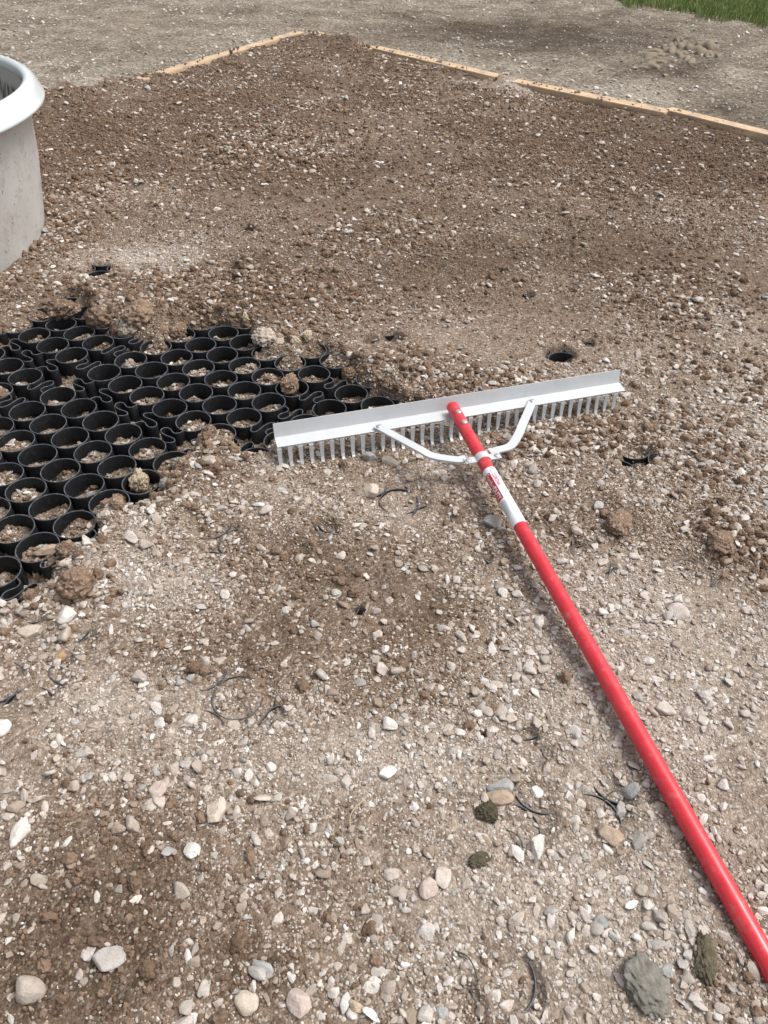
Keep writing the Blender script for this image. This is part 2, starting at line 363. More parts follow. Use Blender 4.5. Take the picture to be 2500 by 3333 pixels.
bed = tag(sheet('gravel_bed', ys, ts, half, lambda x, y: bed_height(x, y)[0], brown_map, M_BED, keep=lambda x, y: pad_d(x, y) > -.008), kind='structure')

OUT_Z = -.035
RUT = at(1480, 132, OUT_Z)
def outer_h(x, y): return OUT_Z + .018*fbm2(x*1.1, y*1.1, 4, 201) + .010*fbm2(x*7, y*7, 3, 211) - .0009*np.maximum(y-6, 0) - np.where(pad_d(x, y) > .05, .12, 0)
def outer_brown(x, y):
    b = .36 + .12*fbm2(x*.8, y*.8, 3, 221)
    for px, py, rx, ry, s in [(1200, 70, 300, 36, .6), (1480, 130, 130, 26, .5), (1590, 220, 110, 40, .4), (1000, 50, 200, 22, .3), (560, 14, 90, 10, .35), (380, 15, 50, 8, .3), (850, 20, 140, 15, .2), (1300, 30, 200, 20, .3)]: b = b + s*blob(x, y, px, py, rx, ry)
    for px, py, rx, ry, s in [(950, 115, 200, 16, .3), (1300, 185, 220, 22, .35), (1590, 150, 50, 20, .4), (1380, 112, 70, 8, .3), (60, 130, 120, 30, .2), (250, 150, 120, 15, .2)]: b = b - s*blob(x, y, px, py, rx, ry)
    return np.clip(b, 0, 1)
dep2 = np.linspace(math.atan2(CAM_H, 3.3), math.atan2(CAM_H, 14), 300)
ys2 = np.concatenate([[-60, -20, -6, 0, 1.5, 2.5], CAM_H/np.tan(dep2), [16, 20, 30, 60, 150, 500]])
ts2 = np.concatenate([[-40, -12, -5, -3], np.linspace(-1.6, 1.6, 420), [3, 5, 12, 40]])
ground = tag(sheet('ground', ys2, ts2, lambda y: 1.2+.445*np.maximum(y, 0), outer_h, outer_brown, M_OUT), kind='structure')

# ------------------------------------------------------------------ stones, clods and crumbs
def ico(sub):
    bm = bmesh.new(); bmesh.ops.create_icosphere(bm, subdivisions=sub, radius=1.0); bm.verts.ensure_lookup_table()
    V = np.array([v.co[:] for v in bm.verts]); F = np.array([[v.index for v in f.verts] for f in bm.faces]); bm.free(); return V, F
ICO = {s: ico(s) for s in (2, 3, 4, 5)}
def stone_mesh(name, seed, mat, sub=3, ang=.5, flat=.62, long_=1.25, rough=.03):
    r = np.random.default_rng(seed); V, F = ICO[sub]; P = V.copy()
    P = P*(1+.16*fbm3(P*1.3+seed, 2, seed)[:, None])
    for _ in range(int(6+ang*8)):
        n = r.normal(size=3); n /= np.linalg.norm(n); d = r.uniform(.40+.25*(1-ang), .86)
        e = P@n-d; P = P-np.where(e > 0, e*(.85+.15*ang), 0)[:, None]*n
    P = P*(1+rough*fbm3(P*4+seed, 2, seed+3)[:, None])
    P = P*np.array([long_*r.uniform(.85, 1.15), r.uniform(.8, 1.05), flat*r.uniform(.8, 1.2)])
    P = P/np.abs(P[:, :2]).max()/2*1.0
    return mesh_np(name, P, F, mat)
def clod_mesh(name, seed, mat, sub=4, amp=.42, size=(1, .85, .65), crag=.5):
    V, F = ICO[sub]
    P = V*(1+amp*fbm3(V*1.5+seed, 3, seed)[:, None]+amp*crag*fbm3(V*5+seed, 3, seed+9, .65)[:, None])
    if sub > 3: P = P*(1+.13*np.abs(fbm3(V*13+seed, 3, seed+5, .7))[:, None])
    P = P*np.array(size); P = P/np.abs(P[:, :2]).max()/2
    return mesh_np(name, P, F, mat)
def variants(cname, meshes):
    c = D.collections.new(cname)
    for k, me in enumerate(meshes):
        o = D.objects.new('%s_%02d' % (cname, k), me); c.objects.link(o)
    return c
big_stone = [stone_mesh('stone', 100+k, M_STONE, 3, random.uniform(.35, 1.1), random.uniform(.4, .75), random.uniform(1.1, 1.7), .06) for k in range(16)]
C_STONE = variants('stone_shapes', big_stone)
C_GRIT = variants('grit_shapes', [stone_mesh('grit', 300+k, M_STONE, 2, random.uniform(.3, .9), random.uniform(.5, .8), 1.2) for k in range(8)])
C_CRUMB = variants('crumb_shapes', [clod_mesh('crumb', 400+k, M_CRUMB, 4, .55, (1, random.uniform(.8, 1), random.uniform(.6, .85))) for k in range(9)])

def scatter_tree(coll):
    t = D.node_groups.new('scatter', 'GeometryNodeTree')
    t.interface.new_socket('Geometry', in_out='INPUT', socket_type='NodeSocketGeometry'); t.interface.new_socket('Geometry', in_out='OUTPUT', socket_type='NodeSocketGeometry')
    n = t.nodes; gi, go = n.new('NodeGroupInput'), n.new('NodeGroupOutput')
    ip = n.new('GeometryNodeInstanceOnPoints'); ci = n.new('GeometryNodeCollectionInfo'); ci.inputs[0].default_value = coll
    ci.inputs['Separate Children'].default_value = True; ci.inputs['Reset Children'].default_value = True
    def na(nm, ty): q = n.new('GeometryNodeInputNamedAttribute'); q.data_type = ty; q.inputs[0].default_value = nm; return q.outputs[0]
    er = n.new('FunctionNodeEulerToRotation'); L = t.links
    L.new(gi.outputs[0], ip.inputs['Points']); L.new(ci.outputs[0], ip.inputs['Instance']); ip.inputs['Pick Instance'].default_value = True
    L.new(na('pick', 'INT'), ip.inputs['Instance Index']); L.new(na('rot', 'FLOAT_VECTOR'), er.inputs[0]); L.new(er.outputs[0], ip.inputs['Rotation'])
    L.new(na('scl', 'FLOAT_VECTOR'), ip.inputs['Scale']); L.new(ip.outputs[0], go.inputs[0])
    return t
def scatter(name, coll, P, rot, scl, dirt, label, cat):
    me = D.meshes.new(name); me.vertices.add(len(P)); me.vertices.foreach_set('co', P.astype(np.float32).ravel())
    for nm, ty, key, v in (('pick', 'INT', 'value', rng.integers(0, 1000, len(P)).astype(np.int32)), ('rot', 'FLOAT_VECTOR', 'vector', rot.astype(np.float32).ravel()),
                           ('scl', 'FLOAT_VECTOR', 'vector', scl.astype(np.float32).ravel()), ('dirt', 'FLOAT', 'value', dirt.astype(np.float32))):
        A = me.attributes.new(nm, ty, 'POINT'); A.data.foreach_set(key, v)
    me.update(); o = obj(name, me); md = o.modifiers.new('scatter', 'NODES'); md.node_group = scatter_tree(coll)
    return tag(o, label, cat, kind='stuff')

TANK_C, TANK_R = at(97, 480).xy + Vector((-.906, -.424))*.557*CAM_H, .557*CAM_H
def spots(n, y0, y1, margin=.35, power=0):
    """n random spots on the pad between two distances (uniform over the ground)"""
    out = []; tot = 0
    while tot < n:
        y = rng.uniform(y0, y1, 4*n); x = rng.uniform(-1, 1, 4*n)*(.42*y1+.35+margin)
        k = (np.abs(x) < .42*np.maximum(y, 0)+.35+margin) & (pad_d(x, y) > .004) & (np.hypot(x-TANK_C.x, y-TANK_C.y) > TANK_R+.01)
        out.append(np.stack([x[k], y[k]], 1)); tot += k.sum()
    return np.concatenate(out)[:n]
def area(y0, y1, margin=.35):
    y = np.linspace(y0, y1, 200); return float(np.trapz(2*(.42*np.maximum(y, 0)+.35+margin), y))
def rim_near(x, y):
    pi, pj, i, j, r, ins = lattice(x, y); return ins & (np.abs(r-CR+.001) < .0075)
COARSE = [(880, 815, 130, 45, 1), (1060, 855, 170, 40, .9), (430, 1000, 60, 50, .9), (1600, 1190, 90, 70, .8), (150, 470, 80, 130, .7), (1400, 930, 170, 60, .7), (1560, 800, 150, 80, .5), (450, 650, 380, 55, .8),
          (560, 330, 180, 60, .6), (1480, 640, 150, 60, .6), (1250, 960, 200, 40, .8), (350, 1085, 120, 40, .6), (180, 1290, 110, 40, .8), (1550, 1000, 130, 70, .7), (680, 1250, 160, 60, .4), (820, 520, 160, 50, .5)]
def make_scatter(dens, y0, y1, d0, d1, kind, seed, pw=2.2, coarse=False):
    n = int(dens*area(y0, y1)); Q = spots(n, y0, y1); x, y = Q[:, 0], Q[:, 1]
    h, sd_ = bed_height(x, y); br = brown_map(x, y)
    pn = .5+.7*fbm2(x*4, y*4, 3, 300+seed); pn2 = .5+.5*fbm2(x*17, y*17, 2, 330+seed)
    u = rng.random(n); d = (d0**(1-pw)+u*(d1**(1-pw)-d0**(1-pw)))**(1/(1-pw))
    if kind == 'stone': p = np.clip(1.4-1.15*br, .16, 1)*np.clip(.1+1.5*pn, .12, 1)*np.clip(.4+1.2*pn2, 0, 1)
    else: p = np.clip(-.15+1.5*br, 0, 1)*np.clip(.1+1.5*pn, 0, 1); p = np.maximum(p, .95*np.exp(-(sd_/.05)**2))
    cp = sstep(.02, .32, fbm2(x*3.1, y*3.1, 3, 777)); p = p*(1-cp*np.where(d < .013, .82, .45))
    if True:
        cz = 0
        for px, py, rx, ry, w_ in COARSE: cz = np.maximum(cz, w_*blob(x, y, px, py, rx, ry))
        if coarse: p = np.clip(cz*1.4-.1, 0, 1)
    hole = sd_ < -.005
    p = np.where(hole, np.where(h > -.036, .8, .12)*np.where(d < .02, 1, .2), p)
    rn = rim_near(x, y); p = np.where(rn & (h < .007) & ~hole, p*.22, p); p = np.where(rn & hole, 0, p)
    k = rng.random(n) < p
    x, y, h, d, br, hole = x[k], y[k], h[k], d[k], br[k], hole[k]
    m = len(x); tilt = rng.normal(0, .32 if kind == 'stone' else .8, (m, 2))
    rot = np.stack([tilt[:, 0], tilt[:, 1], rng.uniform(0, 6.283, m)], 1)
    scl = d[:, None]*rng.uniform(.8, 1.2, (m, 3))
    P = np.stack([x, y, h+d*rng.uniform(-.10, .20, m)], 1)
    dirt = np.where(rng.random(m) < (.06+.62*br)*np.where(d > .017, .6, 1), rng.uniform(.5, .97, m), np.clip(rng.normal(.16, .16, m), 0, .6)) if kind == 'stone' else np.zeros(m)
    return P, rot, scl, dirt
def joined(parts): return [np.concatenate(z) for z in zip(*parts)]
S = joined([make_scatter(9000, .1, 1.9, .007, .017, 'stone', 1, 2.6), make_scatter(5200, 1.9, 3.2, .006, .017, 'stone', 2, 3), make_scatter(2400, 3.2, 6.7, .006, .022, 'stone', 3, 3),
            make_scatter(1500, .1, 1.9, .015, .03, 'stone', 4, 3), make_scatter(650, 1.9, 3.2, .014, .032, 'stone', 16, 3.2), make_scatter(230, 3.2, 6.7, .018, .040, 'stone', 5, 3.2), make_scatter(2600, .9, 4.5, .012, .030, 'stone', 15, 2.6, True)])
scatter('gravel', C_STONE, *S, 'loose beige and grey gravel stones spread over the soil', 'gravel')
S = joined([make_scatter(34000, .1, 1.9, .0032, .007, 'stone', 6), make_scatter(14000, 1.9, 3.0, .0045, .007, 'stone', 7)])
scatter('fine_gravel', C_GRIT, *S, 'fine pale grit between the larger gravel stones', 'grit')
def board_dirt(n):
    P = []
    for k in range(n):
        a, b_, w0, w1 = [((652, 68), (60, 232), .0, 1), ((672, 68), (806, 104), 0, 1), ((808, 104), (1098, 172), 0, 1), ((1100, 173), (1438, 244), 0, 1), ((1436, 237), (1700, 308), 0, 1)][int(rng.integers(0, 5))]
        p = at(*a, .042).lerp(at(*b_, .042), rng.random()**(1.0)); P.append((p.x+rng.normal(.0, .02), p.y+abs(rng.normal(.012, .02)), .045))
    d = rng.uniform(.008, .02, n)*(1+1.0*rng.random(n)**4)
    return np.array(P), rng.uniform(0, 6.28, (n, 3)), d[:, None]*rng.uniform(.7, 1.1, (n, 3)), np.zeros(n)
S = joined([make_scatter(14000, .1, 1.9, .004, .012, 'crumb', 8, 2.6), make_scatter(12000, 1.9, 3.2, .004, .014, 'crumb', 9, 3), make_scatter(7500, 3.2, 6.7, .005, .018, 'crumb', 10, 3.4), make_scatter(350, .1, 5, .012, .032, 'crumb', 11, 3), make_scatter(3000, .9, 4.5, .012, .034, 'crumb', 12, 2.6, True), board_dirt(190)])
scatter('soil_crumbs', C_CRUMB, *S, 'brown crumbs of damp soil mixed through the gravel', 'soil')
# the largest loose stones, one by one
Q = spots(900, .2, 5.2); cnt = 0
for (x, y) in Q:
    if cnt >= 290: break
    h, sd_ = bed_height(np.array([x]), np.array([y])); br = brown_map(np.array([x]), np.array([y]))[0]
    if sd_[0] < .02 or h[0] < 0 or rng.random() > 1.15-.8*br: continue
    if rng.random() > (1.0 if y < 1.6 else .55): continue
    o = obj('stone', big_stone[rng.integers(0, 16)], bed); d = rng.choice([.024, .028, .032, .038, .045], p=[.34, .3, .2, .11, .05])
    o.scale = (d, d*rng.uniform(.75, 1.1), d*rng.uniform(.8, 1.1)); o.location = (x, y, h[0]+d*.14); o.rotation_euler = (rng.normal(0, .2), rng.normal(0, .2), rng.uniform(0, 6.28))
    o['dirt'] = float(np.clip(rng.normal(.0, .22)+.3*br, 0, .7)); cnt += 1

# ------------------------------------------------------------------ plastic grid panels
def mat_plastic():
    m, nt, b = new_mat('black plastic', .5, .3); P = geo_pos(nt)
    c = ramp(nt, noise(nt, P, 90, 5, .7), [(.5, (.008, .0085, .010)), (.62, (.015, .0155, .0165)), (.78, (.07, .056, .044))]).outputs[0]
    nt.links.new(c, b.inputs['Base Color']); r_ = ramp(nt, noise(nt, P, 40, 4, .6), [(.3, (.45,)*3), (.7, (.7,)*3)]).outputs[0]; nt.links.new(r_, b.inputs['Roughness'])
    bump(nt, b, noise(nt, P, 160, 3, .5), .0006, .5); return m
M_PL = mat_plastic()
M_RIM, nt, b = new_mat('scuffed edge with painted sky highlight', .38, .6)  # rim tops: sky highlight painted in as paler blue-grey, plus scuffs and brown dust
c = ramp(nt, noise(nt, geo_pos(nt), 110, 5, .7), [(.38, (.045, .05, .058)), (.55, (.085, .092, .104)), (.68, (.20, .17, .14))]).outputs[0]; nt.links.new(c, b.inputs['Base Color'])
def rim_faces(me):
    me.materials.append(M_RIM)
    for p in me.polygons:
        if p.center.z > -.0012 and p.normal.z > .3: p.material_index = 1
def cell_mesh(wa, wb):
    bm = bmesh.new(); n = 40
    prof = [(CR-.0004, -CD), (CR, -.0012), (CR-.0006, 0), (CR-CT+.0006, 0), (CR-CT, -.0012), (CR-CT, -CD+.0035), (CR-.0095, -CD+.0035), (CR-.0095, -CD)]
    R = [[bm.verts.new((r*math.cos(6.28318*k/n), r*math.sin(6.28318*k/n), z)) for r, z in prof] for k in range(n)]
    for k in range(n):
        a, b = R[k], R[(k+1) % n]
        for q in range(len(prof)-1): bm.faces.new((a[q], b[q], b[q+1], a[q+1]))
    for on, rot in ((wa, 0), (wb, math.pi/2)):
        if not on: continue
        w = [(-.0016, .0085), (0, .0034), (.0016, .0085)]
        pts = [(CR-.0009, .0082), (G/2-.0001, .0036), (G-CR+.0009, .0082), (G-CR+.0009, -.0082), (G/2-.0001, -.0036), (CR-.0009, -.0082)]
        c, s = math.cos(rot), math.sin(rot); pts = [(x*c-y*s, x*s+y*c) for x, y in pts]
        top = [bm.verts.new((x, y, -.0011)) for x, y in pts]; bot = [bm.verts.new((x, y, -CD+.004)) for x, y in pts]
        bm.faces.new((top[0], top[1], top[4], top[5])); bm.faces.new((top[1], top[2], top[3], top[4]))
        for k in (0, 1, 3, 4): bm.faces.new((top[k], bot[k], bot[k+1], top[k+1]))
    for k in range(3):                                 # moulded ribs on the outer wall
        an = .6+k*2.1; add_box(bm, ((CR+.0008)*math.cos(an), (CR+.0008)*math.sin(an), -CD/2-.003), (.003, .003, CD-.012))
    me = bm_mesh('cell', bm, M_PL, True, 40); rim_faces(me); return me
CELL = {(a, b): cell_mesh(a, b) for a in (0, 1) for b in (0, 1)}
S_PTS = [(.30, .16), (.40, .13), (.445, .0), (.405, -.2), (.43, -.34), (.50, -.38), (.56, -.29), (.575, -.1), (.555, .1), (.555, .25), (.60, .33), (.66, .29), (.705, .18)]
def joint_mesh():
    bm = bmesh.new(); pts = catmull([(x*G, (.5-y)*JOINT, 0) for y, x in S_PTS], 4); t = CT/2
    sweep(bm, pts, [(-t, -CD), (-t, -.0010), (-t+.0005, -.0002), (t-.0005, -.0002), (t, -.0010), (t, -CD)])
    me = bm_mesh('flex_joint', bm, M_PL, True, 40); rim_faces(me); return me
JM = joint_mesh()
def exposed(C, r, n=16):
    if not len(C): return np.zeros(0)
    an = np.linspace(0, 6.283, n, endpoint=False); C = np.array(C); h, _ = bed_height(C[:, :1]+r*np.cos(an), C[:, 1:]+r*np.sin(an)); return (h < -.0005).mean(1)
def in_view(x, y):
    u, v = pix((x, y, 0)); return -130 < u < 1790 and -60 < v < 2340
PLAB = {(0, 0): 'fully bared black plastic grid panel reaching under the left end of the rake', (0, -1): 'bared black plastic grid panel along the lower left of the pit',
        (-1, 0): 'black plastic grid panel half buried under the clods below the tank', (-1, -1): 'black plastic grid panel cut by the left edge of the photo',
        (1, -1): 'buried black grid panel showing one whole ring in the left foreground', (1, 0): 'buried black grid panel with faint rings just below the rake head',
        (2, -1): 'buried black grid panel with curved rims showing left of the red handle', (1, 1): 'buried black grid panel with one open hole behind the rake head',
        (2, 1): 'buried black grid panel with rims showing right of the rake handle', (-1, 1): 'black grid panel with dark slits showing through the soil above the pit',
        (1, -2): 'buried black grid panel with curved rims at the left edge of the foreground', (2, 0): 'buried black grid panel with short rim pieces beside the sticker end of the handle',
        (1, 2): 'buried black grid panel showing one tiny dark slit far behind the rake', (2, 2): 'buried black grid panel with one rim showing near the right edge',
        (0, 1): 'black grid panel edge peeping out beyond the mound behind the rake'}
npan = 0
for pi in range(-2, 5):
    for pj in range(-4, 4):
        o0 = panel_origin(pi, pj); items = []
        cand = []
        for i in range(6):
            for j in range(6): cand.append(('cell', CELL[(int(i < 5), int(j < 5))], o0+LA*i*G+LB*j*G, (i*G, j*G), 0))
        for i in range(6):       # joints on the -b side and on the +a side
            for base, off, rz in ((LA*i*G-LB*JOINT/2, (i*G, -JOINT/2), 0), (LA*(5*G+JOINT/2)+LB*i*G, (5*G+JOINT/2, i*G), math.pi/2)):
                cand.append(('flex_joint', JM, o0+base, off, rz+(math.pi if i % 2 else 0)))
        cand = [c for c in cand if in_view(*c[2]) and c[2][1] > .2]
        if not cand: continue
        e1, e2 = exposed([c[2] for c in cand], CR-.001), exposed([c[2] for c in cand], .012)
        for c, q1, q2 in zip(cand, e1, e2):
            if (q1 > .05) if c[0] == 'cell' else (q2 > .25): items.append((c[0], c[1], c[3], c[4]))
        if not items: continue
        root = empty('grid_panel', (o0[0], o0[1], 0), TH)
        e = random.uniform(0, 1)
        if (pi, pj) in PLAB: lab = PLAB[(pi, pj)]
        else:
            ci = items[0][2]; c = o0+LA*ci[0]+LB*ci[1]; u, v = pix((c[0], c[1], 0))
            vw = 'top' if v < 620 else 'middle' if v < 1250 else 'lower part' if v < 1800 else 'bottom'
            hw = 'left' if u < 500 else 'centre' if u < 1100 else 'right'
            lab = 'buried black grid panel with %d rim%s showing, %s %s of the photo' % (len(items), 's' if len(items) > 1 else '', vw, hw)
        tag(root, lab, 'grid panel', 'plastic grid panels under the gravel')
        for nm, me, (ox, oy), rz in items:
            q = obj(nm, me, root); q.location = (ox, oy, random.uniform(-.0012, .0008)); q.rotation_euler = (random.gauss(0, .012), random.gauss(0, .012), rz)
        npan += 1

# ------------------------------------------------------------------ single rocks and clods one can point at
def hz(x, y): return float(bed_height(np.array([x]), np.array([y]))[0][0])
def lump(name, px, py, size, mat, seed, label, cat, z=None, rz=None, stone=False, sink=.28, tilt=(0, 0), ang=.8, flat=.6):
    me = stone_mesh(name, seed, mat, 4, ang, .85, 1.0, .05) if stone else clod_mesh(name, seed, mat, 5, .4, crag=.8)
    co = np.empty(len(me.vertices)*3, np.float32); me.vertices.foreach_get('co', co); co = co.reshape(-1, 3); ext = co.max(0)-co.min(0)
    co = (co-(co.max(0)+co.min(0))/2)/ext; me.vertices.foreach_set('co', co.ravel()); me.update()
    zz = z if z is not None else None
    p = at(px, py, z if z is not None else .01)
    if zz is None:
        for _ in range(3): zz = hz(p.x, p.y); p = at(px, py, zz+size[2]*(.5-sink))
    o = obj(name, me); o.scale = size; o.location = (p.x, p.y, zz+size[2]*(.5-sink)); o.rotation_euler = (*tilt, rz if rz is not None else random.uniform(0, 6.28)); o['dirt'] = 0.0
    return tag(o, label, cat)
M_WHITE = mat_stone('white stone', color=(.64, .62, .57), dusty=.4); M_PINK = mat_stone('pinkish stone', color=(.52, .435, .385), dusty=.5); M_BUFF = mat_stone('buff stone', color=(.54, .47, .39), dusty=.5)
M_GREY = mat_stone('blue grey stone', color=(.36, .365, .355), dusty=.5); M_OCHRE = mat_stone('ochre stone', color=(.40, .27, .15), dusty=.5); M_TAN = mat_stone('tan stone', color=(.42, .32, .24), dusty=.6)
M_GMUD = mat_clod('grey dried mud', (.12, .108, .088), (.37, .35, .305), specks=False)
L_ = lump
L_('soil_clod', 283, 722, (.075, .065, .062), M_CLOD_PALE, 11, 'whitish clod packed with grit on the upper rim of the bared grid', 'clod', z=-.01)
L_('soil_clod', 222, 700, (.105, .085, .085), M_CLOD, 12, 'large pebbly brown clod left of the whitish clod', 'clod', z=-.005)
L_('soil_clod', 300, 676, (.13, .1, .08), M_CLOD, 13, 'broad brown clod on the bank right behind the whitish clod', 'clod')
L_('soil_clod', 140, 678, (.12, .085, .07), M_CLOD, 14, 'brown clod hanging over the leftmost upper grid cells', 'clod', z=.0)
L_('soil_clod', 572, 737, (.105, .075, .06), M_CLOD_PALE, 15, 'pale tan crumbly clod perched on the right upper grid edge', 'clod', z=-.002)
L_('stone', 598, 752, (.052, .045, .05), M_BUFF, 16, 'pale angular rock leaning under the pale tan clod', 'rock', z=-.012, stone=True)
L_('soil_clod', 625, 838, (.074, .05, .062), M_CLOD, 17, 'brown fist shaped clod stuck in a grid cell left of the rake', 'clod', z=-.012)
L_('soil_clod', 386, 722, (.082, .06, .05), M_CLOD, 18, 'brown clod filling a grid cell below the soil bank', 'clod', z=-.02)
L_('soil_clod', 302, 1048, (.06, .05, .06), mat_clod('yellowish clod', (.3, .24, .16), (.6, .5, .36)), 19, 'yellowish white crumbly lump inside a grid cell', 'clod', z=-.03)
L_('soil_clod', 166, 1256, (.085, .075, .06), M_CLOD, 20, 'round brown clod at the lower edge of the bared grid', 'clod', sink=.15)
L_('stone', 104, 1192, (.064, .03, .022), M_TAN, 21, 'flat brown stone slab lying inside a grid cell', 'rock', z=-.022, stone=True, rz=.1)
L_('soil_clod', 122, 1228, (.055, .05, .045), M_CLOD, 22, 'brown clod wedged in the gap above the round clod', 'clod', z=-.03)
L_('soil_clod', 262, 1082, (.05, .04, .03), M_CLOD, 23, 'small brown clod in the last filled cell of the lower grid edge', 'clod', z=-.03)
L_('stone', 415, 1838, (.026, .024, .015), M_WHITE, 24, 'clean round white pebble on the brown soil at lower left', 'pebble', stone=True, ang=.3)
L_('stone', 42, 1797, (.026, .046, .02), M_WHITE, 25, 'long whitish stone at the left edge of the foreground', 'rock', stone=True, rz=-.3)
L_('stone', 342, 1707, (.032, .028, .018), M_PINK, 26, 'pinkish triangular stone left of the photo centre foreground', 'rock', stone=True, ang=1)
L_('stone', 468, 1752, (.038, .034, .022), M_BUFF, 27, 'buff wedge shaped stone above the white pebble', 'rock', stone=True, ang=1)
L_('soil_clod', 1400, 2132, (.06, .082, .032), M_GMUD, 28, 'large grey slab of dried mud at the lower right', 'clod', rz=.5, sink=.38)
L_('soil_clod', 1522, 2068, (.034, .07, .022), M_MUD, 29, 'dark mossy clod close to the lower end of the handle', 'clod', rz=-.2, sink=.45)
L_('soil_clod', 1052, 1752, (.034, .036, .022), M_MUD, 30, 'dark mossy clod left of the curved black rims', 'clod')
L_('soil_clod', 1038, 1856, (.04, .024, .014), M_MUD, 31, 'small flat mossy clod below the curved black rims', 'clod', rz=.3)
L_('stone', 926, 1920, (.031, .028, .018), M_PINK, 32, 'smooth round pinkish stone in the central foreground', 'rock', stone=True, ang=.2)
L_('stone', 645, 2166, (.037, .033, .019), M_PINK, 33, 'largest pinkish stone at the bottom edge left of centre', 'rock', stone=True, ang=.5)
L_('stone', 533, 2166, (.03, .031, .017), M_BUFF, 34, 'flat buff stone at the bottom edge beside a grey wedge', 'rock', stone=True, ang=.4)
L_('stone', 566, 2110-20, (.034, .022, .012), M_GREY, 35, 'greyish white slab stone above the bottom stones', 'rock', stone=True, ang=1, rz=-.8)
L_('stone', 1080, 1722, (.046, .026, .018), M_TAN, 36, 'brown almond shaped stone under a grey one by the black rims', 'rock', stone=True, rz=.1, ang=.5)
L_('stone', 1080, 1697, (.044, .026, .018), M_GREY, 37, 'grey blocky stone resting above the almond shaped one', 'rock', stone=True, rz=.05)
L_('stone', 1160, 1832, (.022, .044, .02), M_WHITE, 38, 'white stone with an orange stain below the black rims', 'rock', stone=True, rz=-.3)
L_('stone', 1318, 1805, (.038, .034, .02), M_TAN, 39, 'fan shaped brown stone left of the handle', 'rock', stone=True, ang=.8)
L_('stone', 132, 1420, (.024, .026, .018), M_OCHRE, 40, 'ochre pebble sitting in a loop of black plastic', 'pebble', stone=True, ang=.2, z=.0)
L_('stone', 64, 1366, (.044, .028, .02), M_BUFF, 41, 'wide pale stone between the black loops at the left edge', 'rock', stone=True, rz=0, ang=.6)
L_('stone', 143, 1330, (.034, .042, .024), M_WHITE, 42, 'big white stone beside the half buried ring at left', 'rock', stone=True, rz=-.6)
L_('soil_clod', 1338, 1128, (.085, .06, .04), M_CLOD, 43, 'dark crumbly clod heap right of the handle', 'clod')
L_('soil_clod', 1560, 1172, (.075, .05, .035), M_CLOD, 44, 'dark soil clod near the right edge level with the sticker', 'clod')
L_('stone', 1064, 1128, (.04, .032, .03), M_GREY, 45, 'sharp grey wedge stone left of the sticker', 'rock', stone=True, ang=1)
L_('stone', 803, 1060, (.042, .036, .03), M_BUFF, 46, 'whitish block stone above the faint ring', 'rock', stone=True, ang=.8)
L_('stone', 800, 984, (.04, .03, .026), M_GREY, 47, 'grey brown rock at the tine tips left of the handle', 'rock', stone=True)
L_('stone', 843, 996, (.046, .024, .022), M_BUFF, 48, 'long pale stone in front of the tines', 'rock', stone=True, rz=-.6, ang=.4)
L_('soil_clod', 930, 878, (.05, .045, .045), M_CLOD, 49, 'brown clod in the last open cell behind the rake head', 'clod', z=-.02)
L_('soil_clod', 753, 815, (.05, .045, .045), M_CLOD, 50, 'small brown clod in the grid gap behind the rake', 'clod', z=-.02)
for k in range(70):            # loose clods along the bank, children of the bed
    e0 = int(rng.integers(0, len(HOLE)-1)); q = HOLE[e0]*(1-(f := rng.random()))+HOLE[e0+1]*f; nrm = rng.normal(0, .03, 2)
    q = q+nrm; s_ = float(poly_sd(np.array([q[0]]), np.array([q[1]]), HOLE)[0])
    if s_ < -.005: continue
    d = rng.uniform(.02, .045); o = obj('clod', D.meshes['soil_clod.%03d' % (1+k % 12)], bed)
    o.location = (q[0], q[1], hz(*q)+d*.15); o.scale = (d, d*.9, d*.75); o.rotation_euler = tuple(rng.uniform(0, 6, 3))

# ------------------------------------------------------------------ timber edging
def mat_wood():
    m, nt, b = new_mat('pale pine', .75, .2); O = obj_co(nt)
    mp = N(nt, 'ShaderNodeMapping'); mp.inputs['Scale'].default_value = (1.6, 40, 40); nt.links.new(O, mp.inputs[0])
    g = noise(nt, mp.outputs[0], 2.2, 5, .6); c = ramp(nt, g, [(.38, (.44, .295, .17)), (.52, (.56, .40, .255)), (.65, (.62, .48, .34))]).outputs[0]
    c = mix(nt, ramp(nt, noise(nt, O, 9, 5, .7), [(.46, (0, 0, 0)), (.62, (.85, .85, .85))]).outputs[0], c, (.33, .26, .20))
    nt.links.new(c, b.inputs['Base Color']); bump(nt, b, g, .002, .5); return m
M_WOOD = mat_wood()
def board(p0, p1, label, w=.085, z=.042, hgt=.14):
    v = p1-p0; v.z = 0; L = v.length; bm = bmesh.new(); out = 1 if Vector((-v.y, v.x)).dot(p0.xy-Vector((.3, 3))) > 0 else -1
    add_box(bm, (L/2, out*.022, -hgt/2), (L, w, hgt))
    bmesh.ops.bevel(bm, geom=[e for e in bm.edges], offset=.003, segments=2, affect='EDGES')
    o = obj('edging_board', bm_mesh('edging_board', bm, M_WOOD, True, 30)); o.location = (p0.x, p0.y, z); o.rotation_euler = (random.gauss(0, .02), random.gauss(0, .004), math.atan2(v.y, v.x))
    return tag(o, label, 'board', 'timber edging boards')
ZB = .042
nin = Vector((0, -1, 0))
board(at(652, 68, ZB), at(60, 232, ZB), 'pale pine board edging the pad from the far corner down to the left', z=ZB)
board(at(672, 68, ZB), at(806, 104, ZB), 'short pine board piece at the far corner, mostly under soil', z=ZB-.004)
board(at(808, 104, ZB), at(1098, 172, ZB), 'longest visible pine board behind the mound at upper right', z=ZB+.004)
board(at(1100, 173, ZB), at(1438, 244, ZB), 'middle pine board of the right edging between two soil heaps', z=ZB)
board(at(1436, 237, ZB), at(1900, 360, ZB), 'pine board cut by the right edge of the photo', z=ZB+.006)

